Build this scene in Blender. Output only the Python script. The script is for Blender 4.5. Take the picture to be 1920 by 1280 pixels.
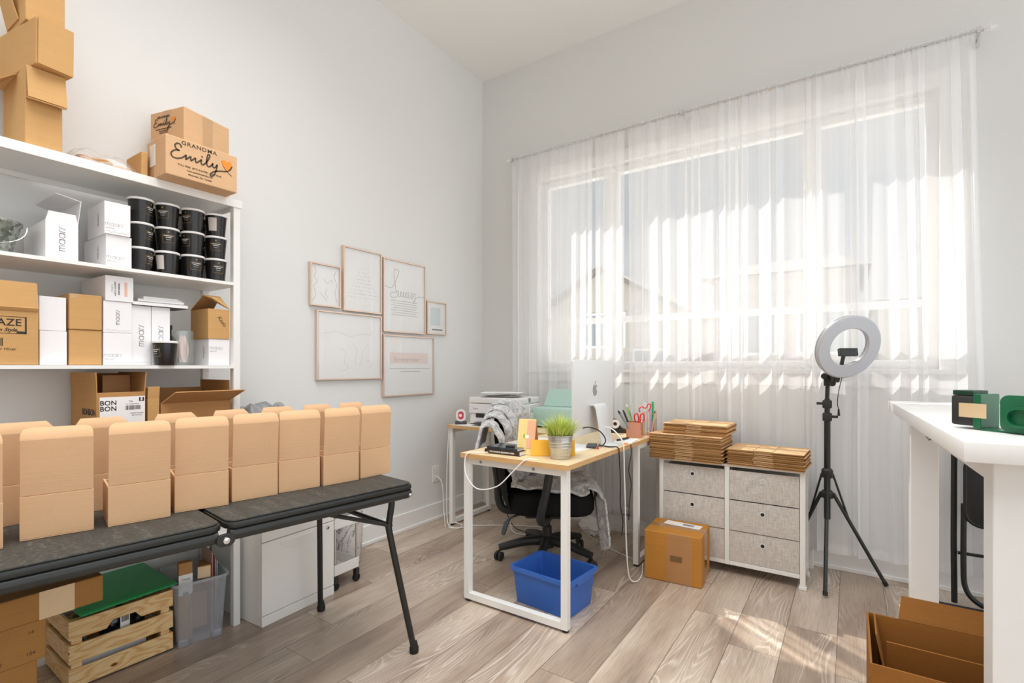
import bpy, bmesh, math, random
from math import sin, cos, pi, radians, sqrt, atan2
from mathutils import Vector, Matrix, noise
for o in list(bpy.data.objects): bpy.data.objects.remove(o)
scn = bpy.context.scene
COL = scn.collection
rnd = random.Random(7)

# ---------------------------------------------------------------- camera
cam_d = bpy.data.cameras.new('camera'); cam = bpy.data.objects.new('camera', cam_d); COL.objects.link(cam)
cam_d.sensor_width = 36; cam_d.lens = 940 / 1920 * 36; cam_d.shift_y = 47 / 1920; cam_d.clip_start = .05
cam.location = (2.617, -3.427, 1.16); cam.rotation_euler = (radians(90), 0, radians(34))
scn.camera = cam

# ---------------------------------------------------------------- sky, sun, exposure
w = bpy.data.worlds.new('sky'); scn.world = w; w.use_nodes = True
nt = w.node_tree; N = nt.nodes; L = nt.links; N.clear()
wo = N.new('ShaderNodeOutputWorld'); bg = N.new('ShaderNodeBackground')
tc = N.new('ShaderNodeTexCoord'); sep = N.new('ShaderNodeSeparateXYZ')
ramp = N.new('ShaderNodeValToRGB'); ns = N.new('ShaderNodeTexNoise'); mixc = N.new('ShaderNodeMixRGB')
mr = N.new('ShaderNodeMapRange')
L.new(tc.outputs['Generated'], sep.inputs[0]); L.new(sep.outputs[2], ramp.inputs[0])
e = ramp.color_ramp.elements
e[0].position = 0.0; e[0].color = (.90, .94, 1, 1); e[1].position = .55; e[1].color = (.74, .86, 1, 1)
x_ = ramp.color_ramp.elements.new(.12); x_.color = (.93, .97, 1, 1)
x_ = ramp.color_ramp.elements.new(.26); x_.color = (.82, .90, 1, 1)
ns.inputs['Scale'].default_value = 3.2; ns.inputs['Detail'].default_value = 5
L.new(tc.outputs['Generated'], ns.inputs['Vector'])
mr.inputs[1].default_value = .45; mr.inputs[2].default_value = .6
L.new(ns.outputs[0], mr.inputs[0]); L.new(mr.outputs[0], mixc.inputs[0])
L.new(ramp.outputs[0], mixc.inputs[1]); mixc.inputs[2].default_value = (1.06, 1.09, 1.12, 1)
L.new(mixc.outputs[0], bg.inputs[0]); mx_ = N.new('ShaderNodeMapRange'); mx_.inputs[1].default_value = -.1; mx_.inputs[2].default_value = .9      # sky made brighter on the right, added as fill through the open side
mx_.inputs[3].default_value = .62; mx_.inputs[4].default_value = 1.8; L.new(sep.outputs[0], mx_.inputs[0]); L.new(mx_.outputs[0], bg.inputs[1])
L.new(bg.outputs[0], wo.inputs[0])
sd = bpy.data.lights.new('sun', 'SUN'); sun = bpy.data.objects.new('sun', sd); COL.objects.link(sun)
sd.energy = 12.0; sd.angle = radians(.6); sd.color = (1, .96, .9)
sun.rotation_euler = Vector((.796 * cos(radians(50)), -.605 * cos(radians(50)), -sin(radians(50)))).to_track_quat('-Z', 'Y').to_euler()
sun.location = (-6, 6, 8)
ld = bpy.data.lights.new('overhead_fill', 'AREA'); lamp = bpy.data.objects.new('overhead_fill', ld); COL.objects.link(lamp)
ld.shape = 'RECTANGLE'; ld.size = 2.4; ld.size_y = 2.4; ld.energy = 66; ld.spread = radians(115); ld.color = (.97, .985, 1); lamp.location = (1.75, -2.9, 3.58)  # unseen fill light added overhead to brighten the floor and lower room
vs = scn.view_settings; vs.view_transform = 'Standard'; vs.look = 'None'; vs.gamma = 1; vs.use_curve_mapping = False
vs.exposure = -.17
cy_ = scn.cycles if hasattr(scn, 'cycles') else None
if cy_:
    cy_.max_bounces = 14; cy_.diffuse_bounces = 7; cy_.transparent_max_bounces = 24; cy_.transmission_bounces = 8
    cy_.caustics_reflective = False; cy_.caustics_refractive = False

# ---------------------------------------------------------------- materials
def lin(h):
    if isinstance(h, str):
        h = h.lstrip('#'); h = tuple(int(h[i:i + 2], 16) / 255 for i in (0, 2, 4))
    return tuple((c / 12.92 if c <= .04045 else ((c + .055) / 1.055) ** 2.4) for c in h) + (1,)
class Mat:
    def __init__(s, name):
        s.m = bpy.data.materials.new(name); s.m.use_nodes = True
        s.n = s.m.node_tree.nodes; s.l = s.m.node_tree.links
        s.b = s.n['Principled BSDF']; s.out = s.n['Material Output']; s._tc = None
    def new(s, t): return s.n.new(t)
    def co(s):
        if not s._tc: s._tc = s.n.new('ShaderNodeTexCoord')
        return s._tc.outputs['Object']
    def mapped(s, sc, rot=(0, 0, 0)):
        mp = s.n.new('ShaderNodeMapping'); mp.inputs['Scale'].default_value = sc; mp.inputs['Rotation'].default_value = rot
        s.l.new(s.co(), mp.inputs[0]); return mp.outputs[0]
    def noise(s, scale, vec=None, detail=3, rough=.5, dist=0):
        t = s.n.new('ShaderNodeTexNoise'); t.inputs['Scale'].default_value = scale; t.inputs['Detail'].default_value = detail
        t.inputs['Roughness'].default_value = rough; t.inputs['Distortion'].default_value = dist
        s.l.new(vec or s.co(), t.inputs['Vector']); return t.outputs[0]
    def ramp(s, fac, stops):
        r = s.n.new('ShaderNodeValToRGB'); el = r.color_ramp.elements
        el[0].position, el[0].color = stops[0][0], lin(stops[0][1]); el[1].position, el[1].color = stops[-1][0], lin(stops[-1][1])
        for p, c in stops[1:-1]: q = el.new(p); q.color = lin(c)
        s.l.new(fac, r.inputs[0]); return r.outputs[0]
    def bump(s, h, strength=.2, dist=.002):
        b = s.n.new('ShaderNodeBump'); b.inputs['Strength'].default_value = strength; b.inputs['Distance'].default_value = dist
        s.l.new(h, b.inputs['Height']); s.l.new(b.outputs[0], s.b.inputs['Normal'])
    def col(s, o): s.l.new(o, s.b.inputs['Base Color'])
def mk(name, c, rough=.5, metal=0, var=.06, scale=30, bump=0, spec=None, alpha=None, trans=None, coat=0, sheen=0, detail=3):
    """plain coloured stuff with a little procedural mottling"""
    m = Mat(name); c = lin(c); m.b.inputs['Roughness'].default_value = rough; m.b.inputs['Metallic'].default_value = metal
    m.b.inputs['Base Color'].default_value = c
    if var or bump:
        n = m.noise(scale, detail=detail)
        if var:
            mx = m.new('ShaderNodeMixRGB'); mx.inputs[1].default_value = tuple(max(0, v * (1 - var)) for v in c[:3]) + (1,)
            mx.inputs[2].default_value = tuple(min(1, v * (1 + var)) for v in c[:3]) + (1,)
            m.l.new(n, mx.inputs[0]); m.col(mx.outputs[0])
        if bump: m.bump(n, bump, .003)
    if spec is not None: m.b.inputs['Specular IOR Level'].default_value = spec
    if trans: m.b.inputs['Transmission Weight'].default_value = trans
    if coat: m.b.inputs['Coat Weight'].default_value = coat
    if sheen: m.b.inputs['Sheen Weight'].default_value = sheen
    if alpha is not None: m.b.inputs['Alpha'].default_value = alpha
    return m.m
def clear(name, c='#ffffff', see=.8, rough=.05, gloss=.08):
    """thin clear sheet: mostly straight-through, some gloss, some milky diffuse"""
    m = Mat(name); tr = m.new('ShaderNodeBsdfTransparent'); tr.inputs[0].default_value = lin(c)
    mx = m.new('ShaderNodeMixShader'); mx.inputs[0].default_value = 1 - see
    m.b.inputs['Base Color'].default_value = lin(c); m.b.inputs['Roughness'].default_value = rough
    m.l.new(tr.outputs[0], mx.inputs[1]); m.l.new(m.b.outputs[0], mx.inputs[2])
    lw = m.new('ShaderNodeLayerWeight'); pw_ = m.new('ShaderNodeMath'); pw_.operation = 'POWER'; pw_.inputs[1].default_value = 5; m.l.new(lw.outputs['Facing'], pw_.inputs[0])
    fr = m.new('ShaderNodeMath'); fr.operation = 'MULTIPLY_ADD'; fr.inputs[1].default_value = .9; fr.inputs[2].default_value = .045; m.l.new(pw_.outputs[0], fr.inputs[0]); gl = m.new('ShaderNodeBsdfGlossy'); gl.inputs['Roughness'].default_value = rough
    m2 = m.new('ShaderNodeMixShader'); m.l.new(fr.outputs[0], m2.inputs[0]); m.l.new(mx.outputs[0], m2.inputs[1]); m.l.new(gl.outputs[0], m2.inputs[2])
    m.l.new(m2.outputs[0], m.out.inputs[0])
    return m.m
def kraft(name, c, spread=.1):
    m = Mat(name); c = lin(c); m.b.inputs['Roughness'].default_value = .75; m.b.inputs['Specular IOR Level'].default_value = .25
    n1 = m.noise(3, m.mapped((1, 1, 60))); n2 = m.noise(9, detail=5); n3 = m.noise(300, detail=2)
    a = m.new('ShaderNodeMath'); a.operation = 'ADD'; m.l.new(n1, a.inputs[0]); m.l.new(n2, a.inputs[1])
    a2 = m.new('ShaderNodeMath'); a2.operation = 'ADD'; m.l.new(a.outputs[0], a2.inputs[0]); m.l.new(n3, a2.inputs[1])
    r = m.new('ShaderNodeMapRange'); r.inputs[1].default_value = 1.0; r.inputs[2].default_value = 2.0; m.l.new(a2.outputs[0], r.inputs[0])
    mx = m.new('ShaderNodeMixRGB'); mx.inputs[1].default_value = tuple(v * (1 - spread) for v in c[:3]) + (1,)
    mx.inputs[2].default_value = tuple(min(1, v * (1 + spread)) for v in c[:3]) + (1,)
    m.l.new(r.outputs[0], mx.inputs[0]); m.col(mx.outputs[0]); m.bump(n1, .12, .002)
    return m.m
M = {}
M['kraft'] = kraft('kraft_board', '#d3ab83', .06)
M['kraft_orange'] = kraft('orange_kraft_board', '#c99d66', .06)
M['kraft_deep'] = kraft('deep_kraft_board', '#a2753f')
M['kraft_dim'] = kraft('brown_kraft_board', '#b98a58')
M['kraft_edge'] = kraft('corrugated_edge', '#e2cba4')
M['white_card'] = mk('white_card', '#efedee', .55, var=.02)
M['ink'] = mk('black_ink', '#2b2622', .7, var=.1)
M['ink_brown'] = mk('brown_ink', '#4c3a26', .7, var=.1)
M['ink_grey'] = mk('grey_ink', '#6f6d6d', .7, var=.05)
M['ink_faint'] = mk('faint_grey_ink', '#b3b2b2', .7, var=.05)
M['orange_print'] = mk('orange_print', '#ee8b2a', .6)
M['pink_print'] = mk('salmon_print', '#efb9a6', .6)
M['label_white'] = mk('label_paper', '#f3f1ee', .5, var=.02)
M['tape'] = clear('clear_packing_tape', '#fffdf8', .97, .15)
M['tape_tan'] = mk('tan_paper_tape', '#d9bd96', .4)
M['wall'] = mk('white_wall_paint', '#e4e4e2', .85, var=.012, scale=60, bump=.03, spec=.2)
M['ceil'] = mk('ceiling_paint', '#f4f3f0', .9, var=.01, scale=40, spec=.1)
M['trim'] = mk('white_trim_paint', '#efeeec', .35, var=.01)
M['white_metal'] = mk('white_powder_coat', '#efeeea', .35, var=.02)
M['shelf_white'] = mk('white_melamine', '#ecebe7', .4, var=.015)
M['table_white'] = mk('white_laminate', '#eeedeb', .3, var=.015)
M['cab_white'] = mk('cream_white_lacquer', '#f7f5f0', .4, var=.015)
M['black_plastic'] = mk('black_moulded_plastic', '#2c2c2b', .5, var=.2, scale=60, bump=.05)
M['black_metal'] = mk('black_powder_coat', '#1f211f', .4, var=.15)
M['black_soft'] = mk('black_chair_fabric', '#191a19', .9, var=.25, scale=200, bump=.1, spec=.2)
M['black_vinyl'] = mk('black_vinyl', '#2a2b2d', .45, var=.1)
M['rubber'] = mk('dark_rubber', '#171716', .7, var=.1)
M['chrome'] = mk('polished_chrome', '#d8d8d6', .18, metal=1, var=.03)
M['copper'] = mk('rose_copper', '#e4a27e', .28, metal=.85, var=.04)
M['frame_gold'] = mk('rose_gold_frame', '#e6cbb8', .3, metal=.55, var=.05)
M['silver'] = mk('silver_aluminium', '#e2e3e2', .38, metal=.12, var=.01)
M['silver_dark'] = mk('silver_mark', '#a9aaaa', .2, metal=.7, var=.01)
M['blue'] = mk('blue_plastic', '#3a6cc0', .42, var=.05, scale=14)
M['green'] = mk('green_enamel', '#12623f', .3, var=.08)
M['green_dark'] = mk('dark_green_shell', '#0b3a26', .4, var=.1)
M['yellow'] = mk('yellow_card', '#f2b01c', .5, var=.04)
M['mint'] = mk('mint_plastic', '#b8d6cc', .35, var=.03)
M['mint_glass'] = clear('mint_smoked_lid', '#b5d2c8', .3, .1)
M['red'] = mk('red_plastic', '#d8202c', .35, var=.05)
M['pink'] = mk('pink_plastic', '#e8506a', .4, var=.04)
M['paper'] = mk('white_paper', '#f5f4f3', .7, var=.02)
M['grey_plastic'] = mk('grey_plastic', '#8b8e90', .4, var=.05)
M['dark_grey'] = mk('dark_grey_plastic', '#4b4d50', .5, var=.08)
M['lime'] = mk('lime_pencil', '#8fc43a', .45, var=.05)
M['green_label'] = mk('green_packet', '#2fb06c', .4, var=.05)
M['lilac'] = mk('lilac_pen', '#b9a2d2', .4, var=.05)
M['cable_white'] = mk('white_cable', '#f0efec', .4, var=.02)
M['cable_black'] = mk('black_cable', '#1b1b1c', .45, var=.05)
M['clear'] = clear('clear_plastic', '#ffffff', .72, .06)
M['clear_bin'] = clear('frosted_clear_tub', '#f3f5f8', .8, .25)
M['bag_film'] = clear('clear_bag_film', '#ffffff', .92, .12)
M['glass'] = clear('clear_glass', '#f8faf9', .95, .02)
M['pane'] = clear('window_glass', '#ffffff', .985, .0)
M['leaf'] = None
def grass_mat():
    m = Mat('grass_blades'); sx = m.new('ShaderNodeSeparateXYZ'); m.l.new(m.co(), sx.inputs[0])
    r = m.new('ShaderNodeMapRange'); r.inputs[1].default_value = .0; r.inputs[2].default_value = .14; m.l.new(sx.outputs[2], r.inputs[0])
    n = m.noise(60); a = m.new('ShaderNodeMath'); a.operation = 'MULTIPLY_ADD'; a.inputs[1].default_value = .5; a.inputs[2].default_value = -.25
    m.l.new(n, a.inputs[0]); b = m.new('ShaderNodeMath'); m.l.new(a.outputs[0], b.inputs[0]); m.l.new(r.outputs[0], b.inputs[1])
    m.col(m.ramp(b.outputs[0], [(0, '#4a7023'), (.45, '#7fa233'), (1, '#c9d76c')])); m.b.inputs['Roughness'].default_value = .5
    return m.m
M['leaf'] = grass_mat()
def galv():
    m = Mat('galvanised_steel'); m.b.inputs['Metallic'].default_value = .7; m.b.inputs['Roughness'].default_value = .42
    v = m.new('ShaderNodeTexVoronoi'); v.inputs['Scale'].default_value = 80; m.l.new(m.co(), v.inputs['Vector'])
    n = m.noise(18, detail=5)
    mx = m.new('ShaderNodeMixRGB'); mx.inputs[0].default_value = .5; m.l.new(v.outputs['Color'], mx.inputs[1]); m.l.new(n, mx.inputs[2])
    bw = m.new('ShaderNodeRGBToBW'); m.l.new(mx.outputs[0], bw.inputs[0])
    m.col(m.ramp(bw.outputs[0], [(.3, '#666b62'), (.5, '#979c94'), (.7, '#c4c8c1')])); return m.m
M['galv'] = galv()
def brushed():
    m = Mat('brushed_zinc'); m.b.inputs['Metallic'].default_value = .85; m.b.inputs['Roughness'].default_value = .36
    n = m.noise(4, m.mapped((1, 1, 120))); m.col(m.ramp(n, [(.3, '#b0b0ac'), (.7, '#dcdbd6')])); m.bump(n, .1, .001); return m.m
M['zinc'] = brushed()
def wood_top():
    m = Mat('pale_oak_laminate'); m.b.inputs['Roughness'].default_value = .38
    n = m.noise(2.2, m.mapped((14, 1.4, 14)), 6, .6, .6); m.col(m.ramp(n, [(.3, '#e2c394'), (.5, '#ecd2a8'), (.75, '#f2deb9')])); return m.m
M['oak'] = wood_top()
def wood_edge():
    m = Mat('oak_edge_band'); m.b.inputs['Roughness'].default_value = .45
    n = m.noise(3, m.mapped((3, 3, 20)), 4); m.col(m.ramp(n, [(.3, '#cfa06a'), (.7, '#dcb27c')])); return m.m
M['oak_edge'] = wood_edge()
def pine():
    m = Mat('knotty_pine'); m.b.inputs['Roughness'].default_value = .45
    def mth(op, a, b=None):
        k = m.new('ShaderNodeMath'); k.operation = op
        for i, v in enumerate((a, b)):
            if v is None: continue
            if isinstance(v, (int, float)): k.inputs[i].default_value = v
            else: m.l.new(v, k.inputs[i])
        return k.outputs[0]
    vo = m.new('ShaderNodeTexVoronoi'); vo.inputs['Scale'].default_value = 1; m.l.new(m.mapped((7, 7, 13)), vo.inputs['Vector'])
    fld = m.noise(1, m.mapped((4, 4, 22)), 1.5, .4, .3)
    near = m.new('ShaderNodeMapRange'); near.inputs[1].default_value = .0; near.inputs[2].default_value = .4; near.inputs[3].default_value = .12; near.inputs[4].default_value = 0; m.l.new(vo.outputs['Distance'], near.inputs[0])
    rg = mth('MULTIPLY', mth('ADD', mth('SINE', mth('MULTIPLY', mth('ADD', fld, near.outputs[0]), 55)), 1), .5)
    fine = m.noise(1, m.mapped((12, 12, 260)), 3)
    c = m.ramp(mth('ADD', mth('MULTIPLY', rg, .75), mth('MULTIPLY', fine, .35)), [(.1, '#d9a768'), (.5, '#e8c288'), (1, '#f0d19c')])
    kn = m.ramp(vo.outputs['Distance'], [(.05, '#6b421c'), (.075, '#b5793c'), (.11, '#ffffff')])
    mx = m.new('ShaderNodeMixRGB'); mx.blend_type = 'MULTIPLY'; mx.inputs[0].default_value = 1
    m.l.new(c, mx.inputs[1]); m.l.new(kn, mx.inputs[2]); m.col(mx.outputs[0]); return m.m
M['pine'] = pine()
def floor_mat():
    m = Mat('greyed_oak_planks'); NW = m.n.new
    sx = NW('ShaderNodeSeparateXYZ'); m.l.new(m.co(), sx.inputs[0])
    def math_(op, a, b=None, c=None):
        k = NW('ShaderNodeMath'); k.operation = op
        for i, v in enumerate((a, b, c)):
            if v is None: continue
            if isinstance(v, (int, float)): k.inputs[i].default_value = v
            else: m.l.new(v, k.inputs[i])
        return k.outputs[0]
    PW, PL = .189, 1.24
    u = math_('DIVIDE', math_('ADD', sx.outputs[0], 4 * PW * 5 - .114), PW)
    iu = math_('FLOOR', u); fu = math_('FRACT', u)
    wn = NW('ShaderNodeTexWhiteNoise'); wn.noise_dimensions = '1D'; m.l.new(iu, wn.inputs['W'])
    vv = math_('ADD', math_('DIVIDE', sx.outputs[1], PL), math_('MULTIPLY', wn.outputs['Value'], 7.3))
    iv = math_('FLOOR', vv); fv = math_('FRACT', vv)
    wid = math_('ADD', math_('MULTIPLY', iu, 17.13), math_('MULTIPLY', iv, 5.71))
    wn2 = NW('ShaderNodeTexWhiteNoise'); wn2.noise_dimensions = '1D'; m.l.new(wid, wn2.inputs['W'])
    wn3 = NW('ShaderNodeTexWhiteNoise'); wn3.noise_dimensions = '1D'; m.l.new(math_('ADD', wid, 3.3), wn3.inputs['W'])
    cb = NW('ShaderNodeCombineXYZ')      # per-plank shifted coordinates
    m.l.new(math_('ADD', math_('MULTIPLY', fu, PW), math_('MULTIPLY', wn2.outputs['Value'], 31)), cb.inputs[0])
    m.l.new(math_('ADD', sx.outputs[1], math_('MULTIPLY', wn3.outputs['Value'], 19)), cb.inputs[1])
    m.l.new(math_('MULTIPLY', wn2.outputs['Value'], 11), cb.inputs[2])
    def mp(sc):
        k = NW('ShaderNodeMapping'); k.inputs['Scale'].default_value = sc; m.l.new(cb.outputs[0], k.inputs[0]); return k.outputs[0]
    big = m.noise(1, mp((5, 1.1, 1)), 4, .55, .3)          # broad stain clouds along the plank
    fine = m.noise(1, mp((170, 7, 1)), 4, .7)              # pores
    # cathedral rings: contour lines of a smooth field stretched along the plank
    field = m.noise(1, mp((7.5, 1.15, 1)), 1.5, .4, .5)
    rg = math_('SINE', math_('MULTIPLY', field, 150))
    rg = math_('MULTIPLY', math_('ADD', rg, 1), .5)
    rg = math_('POWER', rg, 4)
    msk = m.noise(1, mp((4.2, .9, 1)), 2, .5)
    mk_ = NW('ShaderNodeMapRange'); mk_.inputs[1].default_value = .47; mk_.inputs[2].default_value = .62; m.l.new(msk, mk_.inputs[0])
    rg = math_('MULTIPLY', rg, mk_.outputs[0])
    base = m.ramp(big, [(.25, '#8f7f73'), (.4, '#b7a698'), (.55, '#cdbfb0'), (.75, '#ddd1c5')])
    tone = NW('ShaderNodeMixRGB'); tone.blend_type = 'MULTIPLY'; tone.inputs[0].default_value = 1
    m.l.new(base, tone.inputs[1]); m.l.new(m.ramp(wn3.outputs['Value'], [(0, '#d6cdc6'), (.5, '#eee8e2'), (1, '#fffaf4')]), tone.inputs[2])
    mx = NW('ShaderNodeMixRGB'); m.l.new(math_('MULTIPLY', rg, .5), mx.inputs[0]); m.l.new(tone.outputs[0], mx.inputs[1]); mx.inputs[2].default_value = lin('#efe5d8')
    mx2 = NW('ShaderNodeMixRGB'); mx2.blend_type = 'MULTIPLY'; mx2.inputs[0].default_value = .4
    m.l.new(mx.outputs[0], mx2.inputs[1]); m.l.new(m.ramp(fine, [(.3, '#a69a90'), (.55, '#ffffff')]), mx2.inputs[2])
    # joints
    ju = math_('LESS_THAN', math_('ABSOLUTE', math_('SUBTRACT', math_('ABSOLUTE', math_('SUBTRACT', fu, .5)), .5)), .0075)
    jv = math_('LESS_THAN', math_('ABSOLUTE', math_('SUBTRACT', math_('ABSOLUTE', math_('SUBTRACT', fv, .5)), .5)), .0010)
    j = math_('MAXIMUM', ju, jv)
    mx3 = NW('ShaderNodeMixRGB'); m.l.new(math_('MULTIPLY', j, .7), mx3.inputs[0]); m.l.new(mx2.outputs[0], mx3.inputs[1]); mx3.inputs[2].default_value = lin('#463a30')
    m.col(mx3.outputs[0]); m.b.inputs['Roughness'].default_value = .36; m.b.inputs['Specular IOR Level'].default_value = .75
    h = math_('SUBTRACT', math_('MULTIPLY', fine, .3), j); m.bump(h, .25, .0015)
    return m.m
M['floor'] = floor_mat()
def fabric_grey():
    m = Mat('heathered_linen'); m.b.inputs['Roughness'].default_value = .9; m.b.inputs['Specular IOR Level'].default_value = .15
    a = m.noise(1, m.mapped((220, 220, 26)), 3); b = m.noise(1, m.mapped((26, 26, 260)), 3)
    s_ = m.new('ShaderNodeMath'); m.l.new(a, s_.inputs[0]); m.l.new(b, s_.inputs[1])
    r = m.new('ShaderNodeMapRange'); r.inputs[1].default_value = .7; r.inputs[2].default_value = 1.3; m.l.new(s_.outputs[0], r.inputs[0])
    m.col(m.ramp(r.outputs[0], [(0, '#b9b2aa'), (.5, '#cdc7c0'), (1, '#ddd8d2')])); m.bump(s_.outputs[0], .2, .001); return m.m
M['linen'] = fabric_grey()
def fleece():
    m = Mat('grey_fleece'); m.b.inputs['Roughness'].default_value = 1; m.b.inputs['Specular IOR Level'].default_value = .1
    m.b.inputs['Sheen Weight'].default_value = .4
    n = m.noise(260, detail=4, rough=.8); n2 = m.noise(38, detail=4, rough=.7)
    a = m.new('ShaderNodeMath'); m.l.new(n, a.inputs[0]); m.l.new(n2, a.inputs[1])
    r = m.new('ShaderNodeMapRange'); r.inputs[1].default_value = .72; r.inputs[2].default_value = 1.28; m.l.new(a.outputs[0], r.inputs[0])
    m.col(m.ramp(r.outputs[0], [(0, '#6c6c6f'), (.32, '#b4b4b5'), (.62, '#dedede'), (1, '#f2f2f1')])); m.bump(a.outputs[0], .7, .006); return m.m
M['fleece'] = fleece()
M['fleece_dark'] = mk('dark_fleece_back', '#6f7071', 1, var=.25, scale=120, bump=.5, spec=.1, detail=5)
def sheer():
    m = Mat('white_voile'); m.n.remove(m.b)
    tr = m.new('ShaderNodeBsdfTransparent'); tl = m.new('ShaderNodeBsdfTranslucent'); df = m.new('ShaderNodeBsdfDiffuse')
    tr.inputs[0].default_value = (1, 1, 1, 1); tl.inputs[0].default_value = (.98, .98, .985, 1); df.inputs[0].default_value = (.98, .98, .985, 1)
    a = m.new('ShaderNodeMixShader'); a.inputs[0].default_value = .62; b = m.new('ShaderNodeMixShader')
    n = m.noise(1, m.mapped((14, 14, .15)), 2)
    r = m.new('ShaderNodeMapRange'); r.inputs[1].default_value = .3; r.inputs[2].default_value = .7; r.inputs[3].default_value = .54; r.inputs[4].default_value = .66
    m.l.new(n, r.inputs[0]); m.l.new(r.outputs[0], b.inputs[0])
    m.l.new(tl.outputs[0], a.inputs[1]); m.l.new(df.outputs[0], a.inputs[2])
    m.l.new(tr.outputs[0], b.inputs[1]); m.l.new(a.outputs[0], b.inputs[2]); m.l.new(b.outputs[0], m.out.inputs[0])
    return m.m
M['sheer'] = sheer()
def marble():
    m = Mat('marbled_print'); n = m.noise(7, detail=6, rough=.6, dist=1.2)
    a = m.new('ShaderNodeMath'); a.operation = 'SUBTRACT'; a.inputs[1].default_value = .5; m.l.new(n, a.inputs[0])
    b = m.new('ShaderNodeMath'); b.operation = 'ABSOLUTE'; m.l.new(a.outputs[0], b.inputs[0])
    m.col(m.ramp(b.outputs[0], [(0, '#77757a'), (.012, '#b9b6b6'), (.03, '#ece9e7'), (1, '#f1efed')])); m.b.inputs['Roughness'].default_value = .35; return m.m
M['marble'] = marble()
def table_top():
    m = Mat('scuffed_black_tabletop'); m.b.inputs['Roughness'].default_value = .55; m.b.inputs['Specular IOR Level'].default_value = .3
    n = m.noise(6, m.mapped((1, 6, 1)), 6, .7); n2 = m.noise(90, detail=2)
    a = m.new('ShaderNodeMath'); a.operation = 'MULTIPLY'; m.l.new(n, a.inputs[0]); m.l.new(n2, a.inputs[1])
    m.col(m.ramp(a.outputs[0], [(.12, '#363430'), (.3, '#45433e'), (.5, '#6a655c')])); m.bump(n2, .15, .002); return m.m
M['table_black'] = table_top()
def rug_mat():
    m = Mat('spotted_rug'); v = m.new('ShaderNodeTexVoronoi'); v.inputs['Scale'].default_value = 13; m.l.new(m.co(), v.inputs['Vector'])
    m.col(m.ramp(v.outputs['Distance'], [(.24, '#e6e4e0'), (.27, '#3a3b42'), (1, '#33343b')])); m.b.inputs['Roughness'].default_value = 1; return m.m
M['rug'] = rug_mat()
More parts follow.
